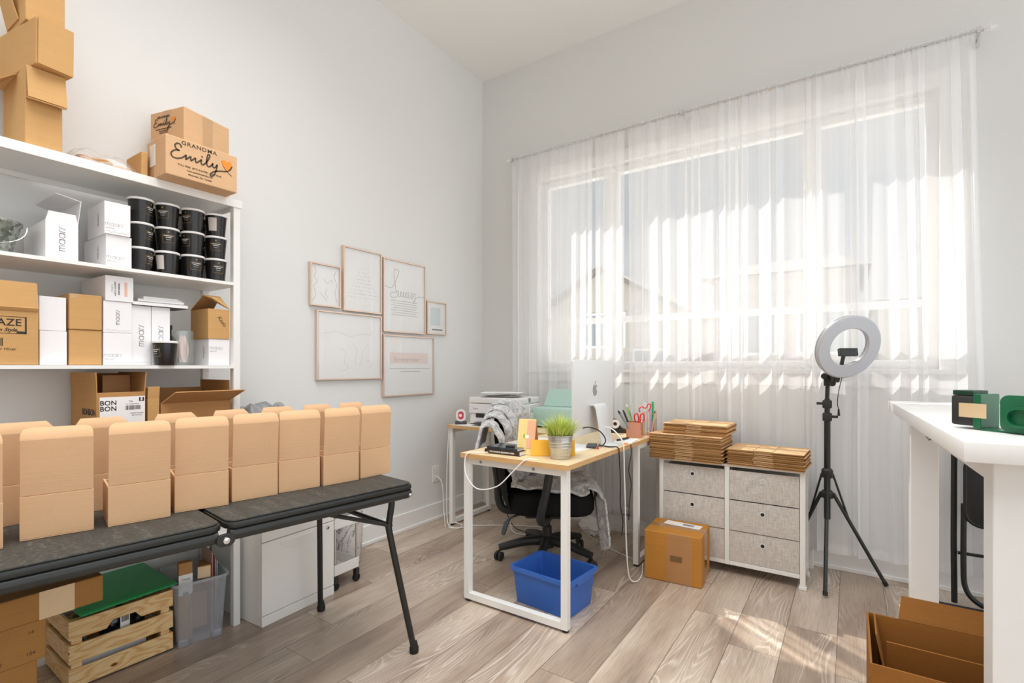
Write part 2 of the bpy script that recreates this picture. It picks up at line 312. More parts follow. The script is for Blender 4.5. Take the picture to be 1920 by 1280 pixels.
# ---------------------------------------------------------------- mesh helpers
class MB:
    def __init__(s): s.v, s.f = [], []
    def add(s, vs, fs, T=None):
        k = len(s.v)
        s.v += [tuple(T @ Vector(p)) if T else tuple(p) for p in vs]; s.f += [tuple(i + k for i in q) for q in fs]; return s
    def box(s, x0, x1, y0, y1, z0, z1, T=None):
        vs = [(x, y, z) for z in (z0, z1) for y in (y0, y1) for x in (x0, x1)]
        return s.add(vs, [(0, 2, 3, 1), (4, 5, 7, 6), (0, 1, 5, 4), (2, 6, 7, 3), (1, 3, 7, 5), (0, 4, 6, 2)], T)
    def tube(s, pts, r, n=8, closed=False, caps=True):
        pts = [Vector(p) for p in pts]; m = len(pts); rr = r if isinstance(r, (list, tuple)) else [r] * m
        vs = []; up = None
        for i, p in enumerate(pts):
            a = pts[(i - 1) % m] if (closed or i) else p; b = pts[(i + 1) % m] if (closed or i < m - 1) else p
            t = (b - a).normalized()
            if up is None: up = Vector((0, 0, 1)) if abs(t.z) < .9 else Vector((1, 0, 0))
            sd = t.cross(up).normalized(); up = sd.cross(t).normalized()
            vs += [p + rr[i] * (cos(2 * pi * j / n) * sd + sin(2 * pi * j / n) * up) for j in range(n)]
        fs = []
        for i in range(m if closed else m - 1):
            for j in range(n):
                a = i * n + j; b = i * n + (j + 1) % n; c = ((i + 1) % m) * n + (j + 1) % n; d = ((i + 1) % m) * n + j
                fs.append((a, b, c, d))
        if not closed and caps: fs += [tuple(range(n)), tuple(range((m - 1) * n, m * n))]
        return s.add(vs, fs)
    def lathe(s, prof, n=32, T=None, ax=(0, 0)):
        vs = [(ax[0] + r * cos(2 * pi * j / n), ax[1] + r * sin(2 * pi * j / n), z) for r, z in prof for j in range(n)]
        fs = [(i * n + j, i * n + (j + 1) % n, (i + 1) * n + (j + 1) % n, (i + 1) * n + j) for i in range(len(prof) - 1) for j in range(n)]
        if prof[0] == prof[-1]: return s.add(vs, fs, T)
        if prof[0][0] > 1e-6: fs.append(tuple(range(n))[::-1])
        if prof[-1][0] > 1e-6: fs.append(tuple((len(prof) - 1) * n + j for j in range(n)))
        return s.add(vs, fs, T)
    def prism(s, poly, h, T=None):
        n = len(poly); vs = [(x, y, 0) for x, y in poly] + [(x, y, h) for x, y in poly]
        return s.add(vs, [tuple(range(n))[::-1], tuple(range(n, 2 * n))] + [(i, (i + 1) % n, n + (i + 1) % n, n + i) for i in range(n)], T)
    def sheet(s, pts, t):
        """thick panel from a planar 3-d polygon, pushed t along its normal"""
        p = [Vector(q) for q in pts]; nrm = (p[1] - p[0]).cross(p[2] - p[1]).normalized() * t; n = len(p)
        return s.add(p + [q + nrm for q in p], [tuple(range(n))[::-1], tuple(range(n, 2 * n))] + [(i, (i + 1) % n, n + (i + 1) % n, n + i) for i in range(n)])
    def grid(s, fn, nu, nv, closed=False):
        vs = [fn(i / nu, j / nv) for j in range(nv + 1) for i in range(nu + 1)]
        return s.add(vs, [(j * (nu + 1) + i, j * (nu + 1) + i + 1, (j + 1) * (nu + 1) + i + 1, (j + 1) * (nu + 1) + i) for j in range(nv) for i in range(nu)])
    def ribbon(s, pts, w, h=.0004, T=None):
        """flat pen stroke in the XY plane"""
        p = [Vector((q[0], q[1], 0)) for q in pts]; n = len(p); vs = []
        for i in range(n):
            t = (p[min(i + 1, n - 1)] - p[max(i - 1, 0)]).normalized(); nn = Vector((-t.y, t.x, 0))
            ww = w[i] if isinstance(w, list) else w
            vs += [p[i] + nn * ww / 2, p[i] - nn * ww / 2]
        vs += [v + Vector((0, 0, h)) for v in vs[:2 * n]]; k = 2 * n; fs = []
        for i in range(n - 1):
            a = 2 * i; fs += [(k + a, k + a + 1, k + a + 3, k + a + 2), (a, a + 2, a + 3, a + 1), (a, k + a, k + a + 2, a + 2), (a + 1, a + 3, k + a + 3, k + a + 1)]
        fs += [(0, 1, k + 1, k), (k - 2, 2 * k - 2, 2 * k - 1, k - 1)]
        return s.add(vs, fs, T)
    def build(s, name, mat, parent=None, bevel=0, smooth=False, seg=2, loc=None, rotz=0, T=None, angle=35):
        me = bpy.data.meshes.new(name); me.from_pydata(s.v, [], s.f); me.update()
        bm = bmesh.new(); bm.from_mesh(me); bmesh.ops.recalc_face_normals(bm, faces=bm.faces)
        if bevel:
            ed = [x for x in bm.edges if len(x.link_faces) == 2 and x.calc_face_angle(0) > radians(30)]
            bmesh.ops.bevel(bm, geom=ed, offset=bevel, segments=seg, profile=.5, affect='EDGES', clamp_overlap=True)
        if smooth:
            for f in bm.faces: f.smooth = True
            for x in bm.edges:
                if len(x.link_faces) == 2 and x.calc_face_angle(0) > radians(angle): x.smooth = False
        bm.to_mesh(me); bm.free()
        if mat: me.materials.append(mat)
        o = bpy.data.objects.new(name, me); COL.objects.link(o)
        if parent: o.parent = parent
        if loc: o.location = loc
        if rotz: o.rotation_euler = (0, 0, rotz)
        if T: o.matrix_local = T
        return o
def empty(name, loc=(0, 0, 0), rz=0):
    o = bpy.data.objects.new(name, None); COL.objects.link(o); o.location = loc; o.rotation_euler = (0, 0, rz); o.empty_display_size = .05; return o
def tag(o, label, cat, group=None, kind=None):
    o['label'] = label; o['category'] = cat
    if group: o['group'] = group
    if kind: o['kind'] = kind
    return o
def thing(name, label, cat, loc=(0, 0, 0), rz=0, group=None): return tag(empty(name, loc, rz), label, cat, group)
def struct(o): o['kind'] = 'structure'; return o
def dup(root, loc, rz=None, label=None):
    def cp(o, par):
        c = o.copy(); COL.objects.link(c)
        if par: c.parent = par
        for ch in o.children: cp(ch, c)
        return c
    r = cp(root, None); r.location = loc
    if rz is not None: r.rotation_euler = (0, 0, rz)
    if label: r['label'] = label
    return r
def frame(o, x, y):
    """matrix whose local x, y lie along the given world/parent directions at o"""
    x = Vector(x).normalized(); y = Vector(y).normalized(); z = x.cross(y)
    m = Matrix((x, y, z)).transposed().to_4x4(); m.translation = Vector(o); return m
def text(body, size, mat, T, parent, name='lettering', align='CENTER', bold=0, shear=0, spacing=1.0, sx=1.0):
    c = bpy.data.curves.new('t', 'FONT'); c.body = body; c.size = size; c.align_x = align; c.align_y = 'CENTER'
    c.extrude = .0003; c.offset = bold; c.shear = shear; c.space_character = spacing; c.resolution_u = 3
    t = bpy.data.objects.new('t', c); COL.objects.link(t); dg = bpy.context.evaluated_depsgraph_get()
    me = bpy.data.meshes.new_from_object(t.evaluated_get(dg)); bpy.data.objects.remove(t); bpy.data.curves.remove(c)
    me.name = name; me.materials.clear(); me.materials.append(mat)
    if sx != 1:
        for v in me.vertices: v.co.x *= sx
    o = bpy.data.objects.new(name, me); COL.objects.link(o)
    if parent: o.parent = parent
    o.matrix_local = T; return o
def cr(pts, n=8, closed=False):
    """Catmull-Rom through points"""
    P = [Vector(p) for p in pts]; m = len(P); out = []
    rng = range(m if closed else m - 1)
    g = (lambda i: P[i % m]) if closed else (lambda i: P[max(0, min(m - 1, i))])
    for i in rng:
        a, b, c, d = g(i - 1), g(i), g(i + 1), g(i + 2)
        for k in range(n):
            t = k / n; out.append(.5 * ((2 * b) + (c - a) * t + (2 * a - 5 * b + 4 * c - d) * t * t + (3 * b - a - 3 * c + d) * t ** 3))
    if not closed: out.append(P[-1])
    return out
def rrect(w, h, r, n=5):
    out = []
    for cx, cy, a in ((w / 2 - r, h / 2 - r, 0), (-w / 2 + r, h / 2 - r, 90), (-w / 2 + r, -h / 2 + r, 180), (w / 2 - r, -h / 2 + r, 270)):
        out += [(cx + r * cos(radians(a + 90 * k / n)), cy + r * sin(radians(a + 90 * k / n))) for k in range(n + 1)]
    return out
def arc(cx, cy, r, a0, a1, n=10): return [(cx + r * cos(radians(a0 + (a1 - a0) * k / n)), cy + r * sin(radians(a0 + (a1 - a0) * k / n))) for k in range(n + 1)]
def RZ(a): return Matrix.Rotation(a, 4, 'Z')
def TR(x, y, z): return Matrix.Translation((x, y, z))
X_, Y_, Z_ = Vector((1, 0, 0)), Vector((0, 1, 0)), Vector((0, 0, 1))
# ================================================================ the room
W1X, RX, FY, CH = 0.0, 5.2, -5.6, 3.6
struct(MB().box(-.15, RX, FY - .1, .15, -.12, 0).build('floor', M['floor']))
struct(MB().box(-.15, RX, FY - .1, .15, CH, CH + .12).build('ceiling', M['ceil']))
struct(MB().box(-.15, 0, FY - .1, .15, 0, CH).build('wall_left', M['wall']))
struct(MB().box(0, RX, FY - .1, FY, 0, CH).build('wall_front', M['wall']))
WX0, WX1, WZ0, WZ1 = .571, 3.005, 1.145, 2.625
b = MB().box(0, WX0, 0, .15, 0, CH).box(WX1, RX, 0, .15, 0, CH).box(WX0, WX1, 0, .15, 0, WZ0).box(WX0, WX1, 0, .15, WZ1, CH)
struct(b.build('wall_back', M['wall']))
struct(MB().box(0, .014, FY, 0, 0, .125).box(0, .022, FY, 0, 0, .022).build('baseboard_left', M['trim'], bevel=.003))
struct(MB().box(.022, RX, -.014, 0, 0, .125).box(.022, RX, -.022, 0, 0, .022).build('baseboard_back', M['trim'], bevel=.003))
# casing round the window opening, stool and apron
b = MB().box(WX0 - .068, WX0, -.02, 0, WZ0 - .01, WZ1 + .088).box(WX1, WX1 + .075, -.02, 0, WZ0 - .01, WZ1 + .088).box(WX0, WX1, -.02, 0, WZ1, WZ1 + .088)
b.box(WX0 - .1, WX1 + .1, -.045, .04, WZ0 - .028, WZ0).box(WX0 - .068, WX1 + .075, -.016, 0, WZ0 - .1, WZ0 - .028)
struct(b.build('trim_1', M['trim'], bevel=.003))
# three-light window with a rail across each light
wf = MB(); FY0, FY1 = .045, .1
wf.box(WX0, WX0 + .05, FY0, FY1, WZ0, WZ1).box(WX1 - .05, WX1, FY0, FY1, WZ0, WZ1)
wf.box(WX0 + .05, WX1 - .05, FY0, FY1, WZ1 - .05, WZ1).box(WX0 + .05, WX1 - .05, FY0, FY1, WZ0, WZ0 + .05)
MUL = (1.165, 2.428)
for mx_ in MUL: wf.box(mx_ - .045, mx_ + .045, FY0, FY1, WZ0 + .05, WZ1 - .05)
xs = [(WX0 + .05, MUL[0] - .045), (MUL[0] + .045, MUL[1] - .045), (MUL[1] + .045, WX1 - .05)]
for a, c in xs: wf.box(a, c, FY0 + .01, FY1 - .005, 1.485, 1.525)
win = wf.build('window_1', M['trim'], bevel=.004); struct(win)
for a, c in xs:
    for z0, z1 in ((WZ0 + .05, 1.485), (1.525, WZ1 - .05)):
        p = MB().box(a, c, .07, .074, z0, z1).build('window_pane', M['pane'], win)
# electric baseboard heater
h = thing('baseboard_heater', 'long low white electric heater on the wall below the window', 'heater', (2.0, -.023, 0))
b = MB().box(-.85, .443, -.05, 0, .03, .15).box(-.85, .443, -.058, 0, .15, .165); b.build('heater_body', M['trim'], h, bevel=.004)
MB().box(-.84, .43, -.056, -.05, .118, .132).build('air_slot', M['grey_plastic'], h)
MB().box(-.85, .443, -.062, -.004, 0, .03).build('lower_lip', M['trim'], h, bevel=.003)
# wall outlet with two plugs
o = thing('wall_outlet', 'white duplex outlet on the left wall with plugs in it', 'outlet', (0, -.586, .345))
MB().box(0, .006, -.037, .037, -.06, .06).build('cover_plate', M['trim'], o, bevel=.002)
for dz in (.022, -.024): MB().box(.006, .009, -.017, .017, dz - .015, dz + .015).build('socket', M['white_card'], o, bevel=.002)

# ================================================================ curtain
ROD_Y, ROD_Z = -.1, 2.81
r = thing('curtain_rod', 'thin silver curtain rod with clear finials above the wide window', 'curtain rod', (1.75, ROD_Y, ROD_Z))
MB().tube([(-1.385, 0, 0), (1.41, 0, 0)], .008, 10).build('rod', M['chrome'], r, smooth=True)
for sx in (-1.39, 1.415):
    d = 1 if sx > 0 else -1
    MB().lathe([(0, 0), (.012, .004), (.02, .016), (.014, .03), (.006, .045), (0, .05)], 8, T=TR(sx, 0, 0) @ Matrix.Rotation(radians(90 * d), 4, 'Y')).build('finial', M['clear'], r)
for sx in (-1.375, -.04, 1.39):
    b = MB().box(sx - .008, sx + .008, -.012, .098, -.014, -.006).box(sx - .012, sx + .012, .092, .1, -.035, .025).box(sx - .008, sx + .008, -.014, -.009, -.014, .016)
    b.build('bracket', M['chrome'], r, bevel=.001)
def curtain(x0, x1, label, seed, top=None, flare0=0.0, flare1=0.0, hem=.12, pitch=.092):
    rg = random.Random(seed); tx0, tx1 = top or (x0, x1); wd = x1 - x0; nf = max(2, round(wd / pitch)); cx = (x0 + x1) / 2
    jit = [rg.uniform(-.42, .42) for _ in range(nf + 2)]; amp = [rg.uniform(.35, 1.25) for _ in range(nf + 2)]; ov = [rg.uniform(0, 1) ** 1.5 for _ in range(nf + 2)]
    drift = [rg.uniform(-.5, .5) for _ in range(nf + 2)]
    def lerp(a, t):
        i = min(int(t), len(a) - 2); f = t - i; f = f * f * (3 - 2 * f); return a[i] * (1 - f) + a[i + 1] * f
    def fn(u, v):
        z = ROD_Z + .018 + (hem - ROD_Z - .018) * v; q = u * nf
        ph = 2 * pi * (q + lerp(jit, q) + .35 * lerp(drift, q) * v)
        g = .25 + .75 * min(1, v * 5); e = min(1, u * wd / .03, (1 - u) * wd / .03)
        A = .024 * lerp(amp, q) * g * (.8 + .35 * v) * min(1, u * wd / .02, (1 - u) * wd / .02)
        xx = (tx0 + (tx1 - tx0) * u) * (1 - v) + (x0 - flare0 + (wd + flare0 + flare1) * u) * v
        xx += .021 * lerp(ov, q) * (.35 + .65 * min(1, v * 8)) * e * sin(2 * ph + .6)
        if v < .03: A = A * .4 + .0035 * sin(2 * pi * q * 3.3 + 2 * sin(q * 1.7))
        yy = ROD_Y + A * sin(ph) + .004 * sin(9 * v + 3 * q) * v - .009 * max(0, 1 - abs(v - .006) * 120)
        return (xx - cx, yy, z)
    o = thing('sheer_curtain', label, 'curtain', (cx, 0, 0), group=None)
    vs_ = [0, .004, .008, .014, .03, .06, .1, .16, .24, .34, .45, .56, .67, .78, .88, .96, 1]
    m = MB(); nu = nf * 26
    pts = [[fn(i / nu, v) for i in range(nu + 1)] for v in vs_]
    m.v = [p for row in pts for p in row]; m.f = [(j * (nu + 1) + i, j * (nu + 1) + i + 1, (j + 1) * (nu + 1) + i + 1, (j + 1) * (nu + 1) + i) for j in range(len(vs_) - 1) for i in range(nu)]
    k = m.build('voile_panel', M['sheer'], o, smooth=True, angle=180)
    hm = MB(); rows = [[fn(i / nu, v) for i in range(nu + 1)] for v in (.982, 1)]
    hm.v = [(p[0], p[1] - .0012, p[2]) for row in rows for p in row]; hm.f = [(i, i + 1, nu + 2 + i, nu + 1 + i) for i in range(nu)]
    hm.build('hem', M['sheer'], o, smooth=True, angle=180)
    return o
curtain(.385, 1.068, 'leftmost white sheer curtain panel, hanging behind the desks', 3, top=(.37, 1.075))
curtain(1.1, 1.306, 'narrow white sheer curtain panel hanging behind the upright computer display', 11, top=(1.095, 1.318))
curtain(1.358, 2.40, 'wide middle white sheer curtain panel, behind the cardboard stacks', 5, top=(1.345, 2.40))
curtain(2.408, 3.15, 'rightmost white sheer curtain panel, behind the ring light', 8, top=(2.402, 3.128), flare1=.03)

# ================================================================ outside
struct(MB().box(-40, 45, .3, 60, -.45, -.35).build('ground', mk('pale_paving', '#d8d6d0', .9)))
siding = mk('pale_siding', '#c4bfb8', .8); roofm = mk('grey_shingle', '#86827f', .9, var=.2, scale=60); wnd = mk('house_glazing', '#9aa3aa', .15)
def house(name, label, x0, x1, y0, y1, ze, zr, ridge_x, loc):
    o = thing(name, label, 'house', loc)
    if ridge_x:   # ridge along x, hipped
        MB().box(x0, x1, y0, y1, 0, ze).build('house_wall', siding, o)
        ym = (y0 + y1) / 2; ov = .3
        rr = MB().add([(x0 - ov, y0 - ov, ze), (x1 + ov, y0 - ov, ze), (x1 + ov, y1 + ov, ze), (x0 - ov, y1 + ov, ze), (x0 + .9, ym, zr), (x1 - .4, ym, zr)], [(0, 1, 5, 4), (1, 2, 5), (2, 3, 4, 5), (3, 0, 4), (0, 3, 2, 1)])
        rr.build('roof', roofm, o)
    else:
        xm = (x0 + x1) / 2
        MB().add([(x0, y0, 0), (x1, y0, 0), (x1, y0, ze), (xm, y0, zr), (x0, y0, ze), (x0, y1, 0), (x1, y1, 0), (x1, y1, ze), (xm, y1, zr), (x0, y1, ze)],
                 [(0, 1, 2, 3, 4), (5, 9, 8, 7, 6), (0, 4, 9, 5), (1, 6, 7, 2), (2, 7, 8, 3), (3, 8, 9, 4), (0, 5, 6, 1)]).build('house_wall', siding, o)
        k = (zr - ze) / (xm - x0); ov = .3; t = .14
        for s in (1, -1):
            ex = x0 - ov if s > 0 else x1 + ov; ez = ze - ov * k
            MB().sheet([(xm, y0 - ov, zr + .02), (ex, y0 - ov, ez + .02), (ex, y1 + ov, ez + .02), (xm, y1 + ov, zr + .02)][::s], -t if False else t).build('roof', roofm, o)
    return o
def house_window(o, x, z, w_, h_, y):
    f = MB().box(x - w_ / 2 - .08, x + w_ / 2 + .08, y - .05, y, z - .08, z + h_ + .08).build('house_window', M['trim'], o)
    MB().box(x - w_ / 2, x + w_ / 2, y - .06, y - .05, z, z + h_).build('house_pane', wnd, f)
h1 = house('gabled_house', 'pale gabled house seen faintly through the left curtains', -6.7, -1.65, 12, 19, 3.35, 4.8, False, (0, 0, -.35))
house_window(h1, -4.1, 2.2, 1.3, 1.0, 12); house_window(h1, -2.6, .9, .9, 1.1, 12)
h2 = house('hip_roofed_house', 'pale house with a low grey roof seen faintly behind the right curtains', -.7, 2.75, 12, 17, 4.05, 4.85, True, (0, 0, -.35))
house_window(h2, .3, 1.9, 1.2, 1.1, 12); house_window(h2, 2.0, 1.9, 1.0, 1.1, 12)
h3 = thing('flat_roofed_garage', 'low flat-roofed garage faintly visible beside the hip-roofed house', 'garage', (4.6, 14.0, -.35))
MB().box(-1.4, 2.4, -2, 2, 0, 3.0).build('garage_wall', siding, h3); MB().box(-1.5, 2.5, -2.1, 2.1, 3.0, 3.16).build('flat_roof', roofm, h3)
# ================================================================ box builders
def carton(name, label, cat, x0, x1, y0, y1, z0, z1, mat, rz=0, group=None, bevel=.003, tape=None, part='body'):
    """closed carton whose Empty sits at its base centre; returns (thing, half sizes)"""
    cx, cy = (x0 + x1) / 2, (y0 + y1) / 2; hx, hy, h = (x1 - x0) / 2, (y1 - y0) / 2, z1 - z0
    t = thing(name, label, cat, (cx, cy, z0), rz, group)
    MB().box(-hx, hx, -hy, hy, 0, h).build(part, mat, t, bevel=bevel)
    if tape == 'x':   # tape across the top, running along x and lapping down both ends
        b = MB().box(-hx - .001, hx + .001, -.024, .024, h + .0005, h + .001).box(hx + .0005, hx + .001, -.024, .024, h - .06, h).box(-hx - .001, -hx - .0005, -.024, .024, h - .06, h)
        b.build('tape_strip', M['tape'], t)
    if tape == 'y':
        b = MB().box(-.024, .024, -hy - .001, hy + .001, h + .0005, h + .001).box(-.024, .024, hy + .0005, hy + .001, h - .06, h).box(-.024, .024, -hy - .001, -hy - .0005, h - .06, h)
        b.build('tape_strip', M['tape'], t)
    return t, hx, hy, h
def open_carton(name, label, x0, x1, y0, y1, z0, z1, mat, flaps, rz=0, group=None, wt=.004, cat='box', edge=None):
    """open-topped carton: walls, floor and hinged flaps; flaps = list of (side, length, angle from upright outward, trim)"""
    cx, cy = (x0 + x1) / 2, (y0 + y1) / 2; hx, hy, h = (x1 - x0) / 2, (y1 - y0) / 2, z1 - z0
    t = thing(name, label, cat, (cx, cy, z0), rz, group)
    b = MB().box(-hx, hx, -hy, hy, 0, wt).box(-hx, -hx + wt, -hy, hy, wt, h).box(hx - wt, hx, -hy, hy, wt, h)
    b.box(-hx + wt, hx - wt, -hy, -hy + wt, wt, h).box(-hx + wt, hx - wt, hy - wt, hy, wt, h)
    b.build('body', mat, t)
    for sd_, ln, ang, tr in flaps:
        a = radians(ang); dz, do = cos(a) * ln, sin(a) * ln
        if sd_ == '+x': P = [(hx, -hy, h), (hx, hy, h), (hx + do, hy - tr, h + dz), (hx + do, -hy + tr, h + dz)]
        if sd_ == '-x': P = [(-hx, hy, h), (-hx, -hy, h), (-hx - do, -hy + tr, h + dz), (-hx - do, hy - tr, h + dz)]
        if sd_ == '+y': P = [(hx, hy, h), (-hx, hy, h), (-hx + tr, hy + do, h + dz), (hx - tr, hy + do, h + dz)]
        if sd_ == '-y': P = [(-hx, -hy, h), (hx, -hy, h), (hx - tr, -hy - do, h + dz), (-hx + tr, -hy - do, h + dz)]
        MB().sheet(P, -wt * .8).build('flap', mat, t)
    return t, hx, hy, h
# ---- printed marks (drawn as pen strokes)
def strokes(lines, wdt, T, parent, mat, name='lettering', h=.0004):
    b = MB()
    for ln in lines: b.ribbon(ln, wdt, h)
    o = b.build(name, mat, parent); o.matrix_local = T; return o
def maars_lines(s):
    """thin round lowercase wordmark, x-height s"""
    L_ = []; x = 0; r = .5
    L_.append([(x, 0), (x, 1)]); L_.append([(x, .7)] + arc(x + .27, .7, .27, 180, 0, 8) + [(x + .54, 0)]); L_.append([(x + .54, .7)] + arc(x + .81, .7, .27, 180, 0, 8) + [(x + 1.08, 0)])
    x += 1.42
    for _ in range(2):
        L_.append(arc(x + .48, .5, .48, 0, 360, 22)); L_.append([(x + .96, 0), (x + .96, 1)]); x += 1.3
    L_.append([(x, 0), (x, .7)] + arc(x + .3, .7, .3, 180, 70, 6)); x += .5
    L_.append(cr([(x - .08, .04, 0), (x + .12, .08, 0), (x + .22, .45, 0), (x + .3, .85, 0), (x + .55, 1.02, 0)], 5))
    x += .5
    return [[(p[0] * s, p[1] * s) for p in ln] for ln in L_], (x + .05) * s
def maars(parent, T, s, mat=None, wdt=None, sub=True):
    ln, W_ = maars_lines(s); T = T @ TR(-W_ / 2, -s / 2, 0)
    strokes(ln, wdt or s * .1, T, parent, mat or M['ink_grey'])
    if sub: text('AMBER GLOW', s * .42, M['ink_faint'], T @ TR(0, -s * .75, 0), parent, align='LEFT')
def petal_lines(parent, T, w_, s):
    pts = cr([(-w_ / 2 + w_ * k / 9, s * sin(k * 2.3) * (1 if k % 3 else .3), 0) for k in range(10)], 4)
    strokes([pts], .0006, T, parent, M['ink_faint'], 'line_drawing')
def emily(parent, T, W_, small=True):
    """two-line cursive maker's mark with heart, total width W_, centred"""
    k = W_ / 10.4
    def sc(p): return [((x - 5.2) * k, (y - 1.6) * k, 0) for x, y in p]
    E_ = cr(sc([(1.75, 2.75), (1.65, 3.2), (1.15, 3.3), (.8, 2.85), (1.0, 2.35), (1.45, 2.2), (.8, 2.05), (.25, 1.45), (.35, .9), (.95, .75), (1.75, 1.05), (2.3, 1.55), (2.5, 1.75), (2.45, 1.2), (2.5, 1.05), (2.9, 1.5), (3.2, 1.75), (3.2, 1.25), (3.3, 1.1), (3.7, 1.55), (3.95, 1.75), (3.95, 1.25), (4.15, 1.05), (4.7, 1.6), (4.9, 1.8), (4.85, 1.2), (5.1, 1.0), (5.6, 1.5), (6.15, 2.5), (6.25, 3.05), (5.95, 3.0), (5.75, 2.0), (5.8, 1.2), (6.15, 1.0), (6.6, 1.5), (6.75, 1.8), (6.75, 1.25), (7.0, 1.1), (7.35, 1.5), (7.5, 1.8), (7.35, .9), (7.0, -.1), (6.5, -.55), (6.35, -.2), (7.0, .45), (8.0, .85), (9.0, 1.1), (9.7, 1.6), (10.05, 2.35)]), 5)
    strokes([E_], .24 * k, T, parent, M['ink_brown'])
    strokes([cr(sc([(8.25, 2.75), (8.5, 2.0), (9.1, 1.2), (10.0, .55)]), 5)], .12 * k, T, parent, M['ink_brown'])
    strokes([sc(arc(5.0, 2.35, .07, 0, 360, 8))], .16 * k, T, parent, M['ink_brown'])
    hp = [(x, y) for x, y in [(0, -.95), (-.55, -.3), (-.85, .2), (-.8, .62), (-.45, .82), (-.1, .65), (0, .4), (.1, .65), (.45, .82), (.8, .62), (.85, .2), (.55, -.3)]]
    hp = cr([((x + 9.15 - 5.2) * k, (y + 2.2 - 1.6) * k, 0) for x, y in hp], 3, closed=True)
    b = MB().prism([(p.x, p.y) for p in hp], .0005); o = b.build('heart_print', M['orange_print'], parent); o.matrix_local = T
    text('GRANDMA', .92 * k, M['ink_brown'], T @ TR(-.6 * k, 2.05 * k, 0), parent, spacing=1.12, bold=.0003, sx=1.15)
    if small:
        for i, s_ in enumerate(('TOLL FREE  (877) 818-9981  1282 YEAR', 'www.grandmaemily.com', 'Montreal, Qc, Canada')):
            text(s_, .42 * k, M['ink_brown'], T @ TR(-.5 * k, (-1.75 - .62 * i) * k, 0), parent, bold=.0002)
FX = lambda o: frame(o, Y_, Z_)          # lettering on a face that looks along +x
FY_ = lambda o: frame(o, X_, Z_)         # lettering on a face that looks along -y
FXV = lambda o: frame(o, Z_, -Y_)        # reading upwards on a +x face
FYV = lambda o: frame(o, Z_, -X_)
def barcode(parent, T, w_, h_, seed=1, mat=None):
    rg = random.Random(seed); b = MB(); x = -w_ / 2
    while x < w_ / 2:
        q = rg.choice((.6, 1, 1.6)) * w_ / 60; b.box(x, x + q, -h_ / 2, h_ / 2, 0, .0003); x += q + rg.choice((.7, 1.2, 1.8)) * w_ / 60
    o = b.build('barcode', mat or M['ink'], parent); o.matrix_local = T
def plate(name, T, w_, h_, mat, parent, t=.0006):
    o = MB().box(-w_ / 2, w_ / 2, -h_ / 2, h_ / 2, 0, t).build(name, mat, parent); o.matrix_local = T; return o

# ================================================================ white shelving unit
SY0, SY1, SX = -3.22, -2.238, .34
SH = [1.905, 1.535, 1.165, .795, .425]
s = thing('shelving_unit', 'tall white shelving unit against the left wall, loaded with boxes', 'shelf', (.0, -2.73, 0))
oy = 2.73
for x in (.024, SX - .032):
    for y in (SY0, SY1 - .03): MB().box(x, x + .03, y + oy, y + .03 + oy, 0, SH[0] - .03).build('post', M['shelf_white'], s, bevel=.002)
for i, z in enumerate(SH):
    MB().box(.024, SX, SY0 + oy, SY1 + oy, z - .015, z).build('shelf_board', M['shelf_white'], s, bevel=.0015) if i == 0 else \
        MB().box(.055, SX - .033, SY0 + oy, SY1 + oy, z - .013, z).box(SX - .033, SX, SY0 + .03 + oy, SY1 - .03 + oy, z - .013, z).box(.024, .055, SY0 + .03 + oy, SY1 - .03 + oy, z - .013, z).build('shelf_board', M['shelf_white'], s)
b = MB().box(SX - .004, SX + .002, SY0 + oy, SY1 + .006 + oy, SH[0] - .034, SH[0]).box(.024, .03, SY0 + oy, SY1 + oy, SH[0] - .034, SH[0] - .015).box(.03, SX - .004, SY1 - .004 + oy, SY1 + .002 + oy, SH[0] - .034, SH[0] - .015)
b.build('top_rail', M['shelf_white'], s, bevel=.001)
G = .0006
# ---------------------------------------------------------------- top shelf
z = SH[0] + G
kz = 'tall kraft carton'
t, hx, hy, h = carton('tall_carton', 'tall tan carton at the bottom of the leaning stack on the top shelf', 'box', .04, .315, -2.945, -2.848, z, z + .27, M['kraft_orange'], group=None)
MB().sheet([(hx, -hy + .002, .165), (hx, hy + .004, .165), (hx + .03, hy + .004, .155), (hx + .03, -hy + .002, .155)], .004).sheet([(hx + .026, -hy + .002, .157), (hx + .026, hy + .006, .157), (hx + .004, hy + .006, .269), (hx + .004, -hy + .002, .269)], .004).build('flap', M['kraft_orange'], t)
t, hx, hy, h = carton('long_carton', 'long tan carton lying across the tall carton, one end jutting out to the left', 'box', -.02, .31, -2.953, -2.852, z + .2715, z + .43, M['kraft_orange'], rz=radians(9))
t.location.x += .04
MB().sheet([(-hx, -hy, 0), (hx * .2, -hy, 0), (hx * .2 - .02, -hy - .06, -.05), (-hx, -hy - .06, -.05)], .004).build('flap', M['kraft_orange'], t)
MB().sheet([(hx + .001, -hy + .004, .002), (hx + .001, hy, .002), (hx + .005, hy, h), (hx + .005, -hy + .004, h)], .004).build('end_flap', M['kraft_orange'], t)
t, hx, hy, h = carton('upright_carton', 'tan carton standing highest of the stack at the left end of the top shelf', 'box', .1, .3, -2.945, -2.84, z + .4315, z + .64, M['kraft_orange'], rz=radians(2))
MB().sheet([(-hx + .02, -hy - .0005, .02), (-hx + .14, -hy - .0005, .02), (-hx + .1, -hy - .03, .17), (-hx + .02, -hy - .03, .16)], .004).build('flap', M['kraft_orange'], t)
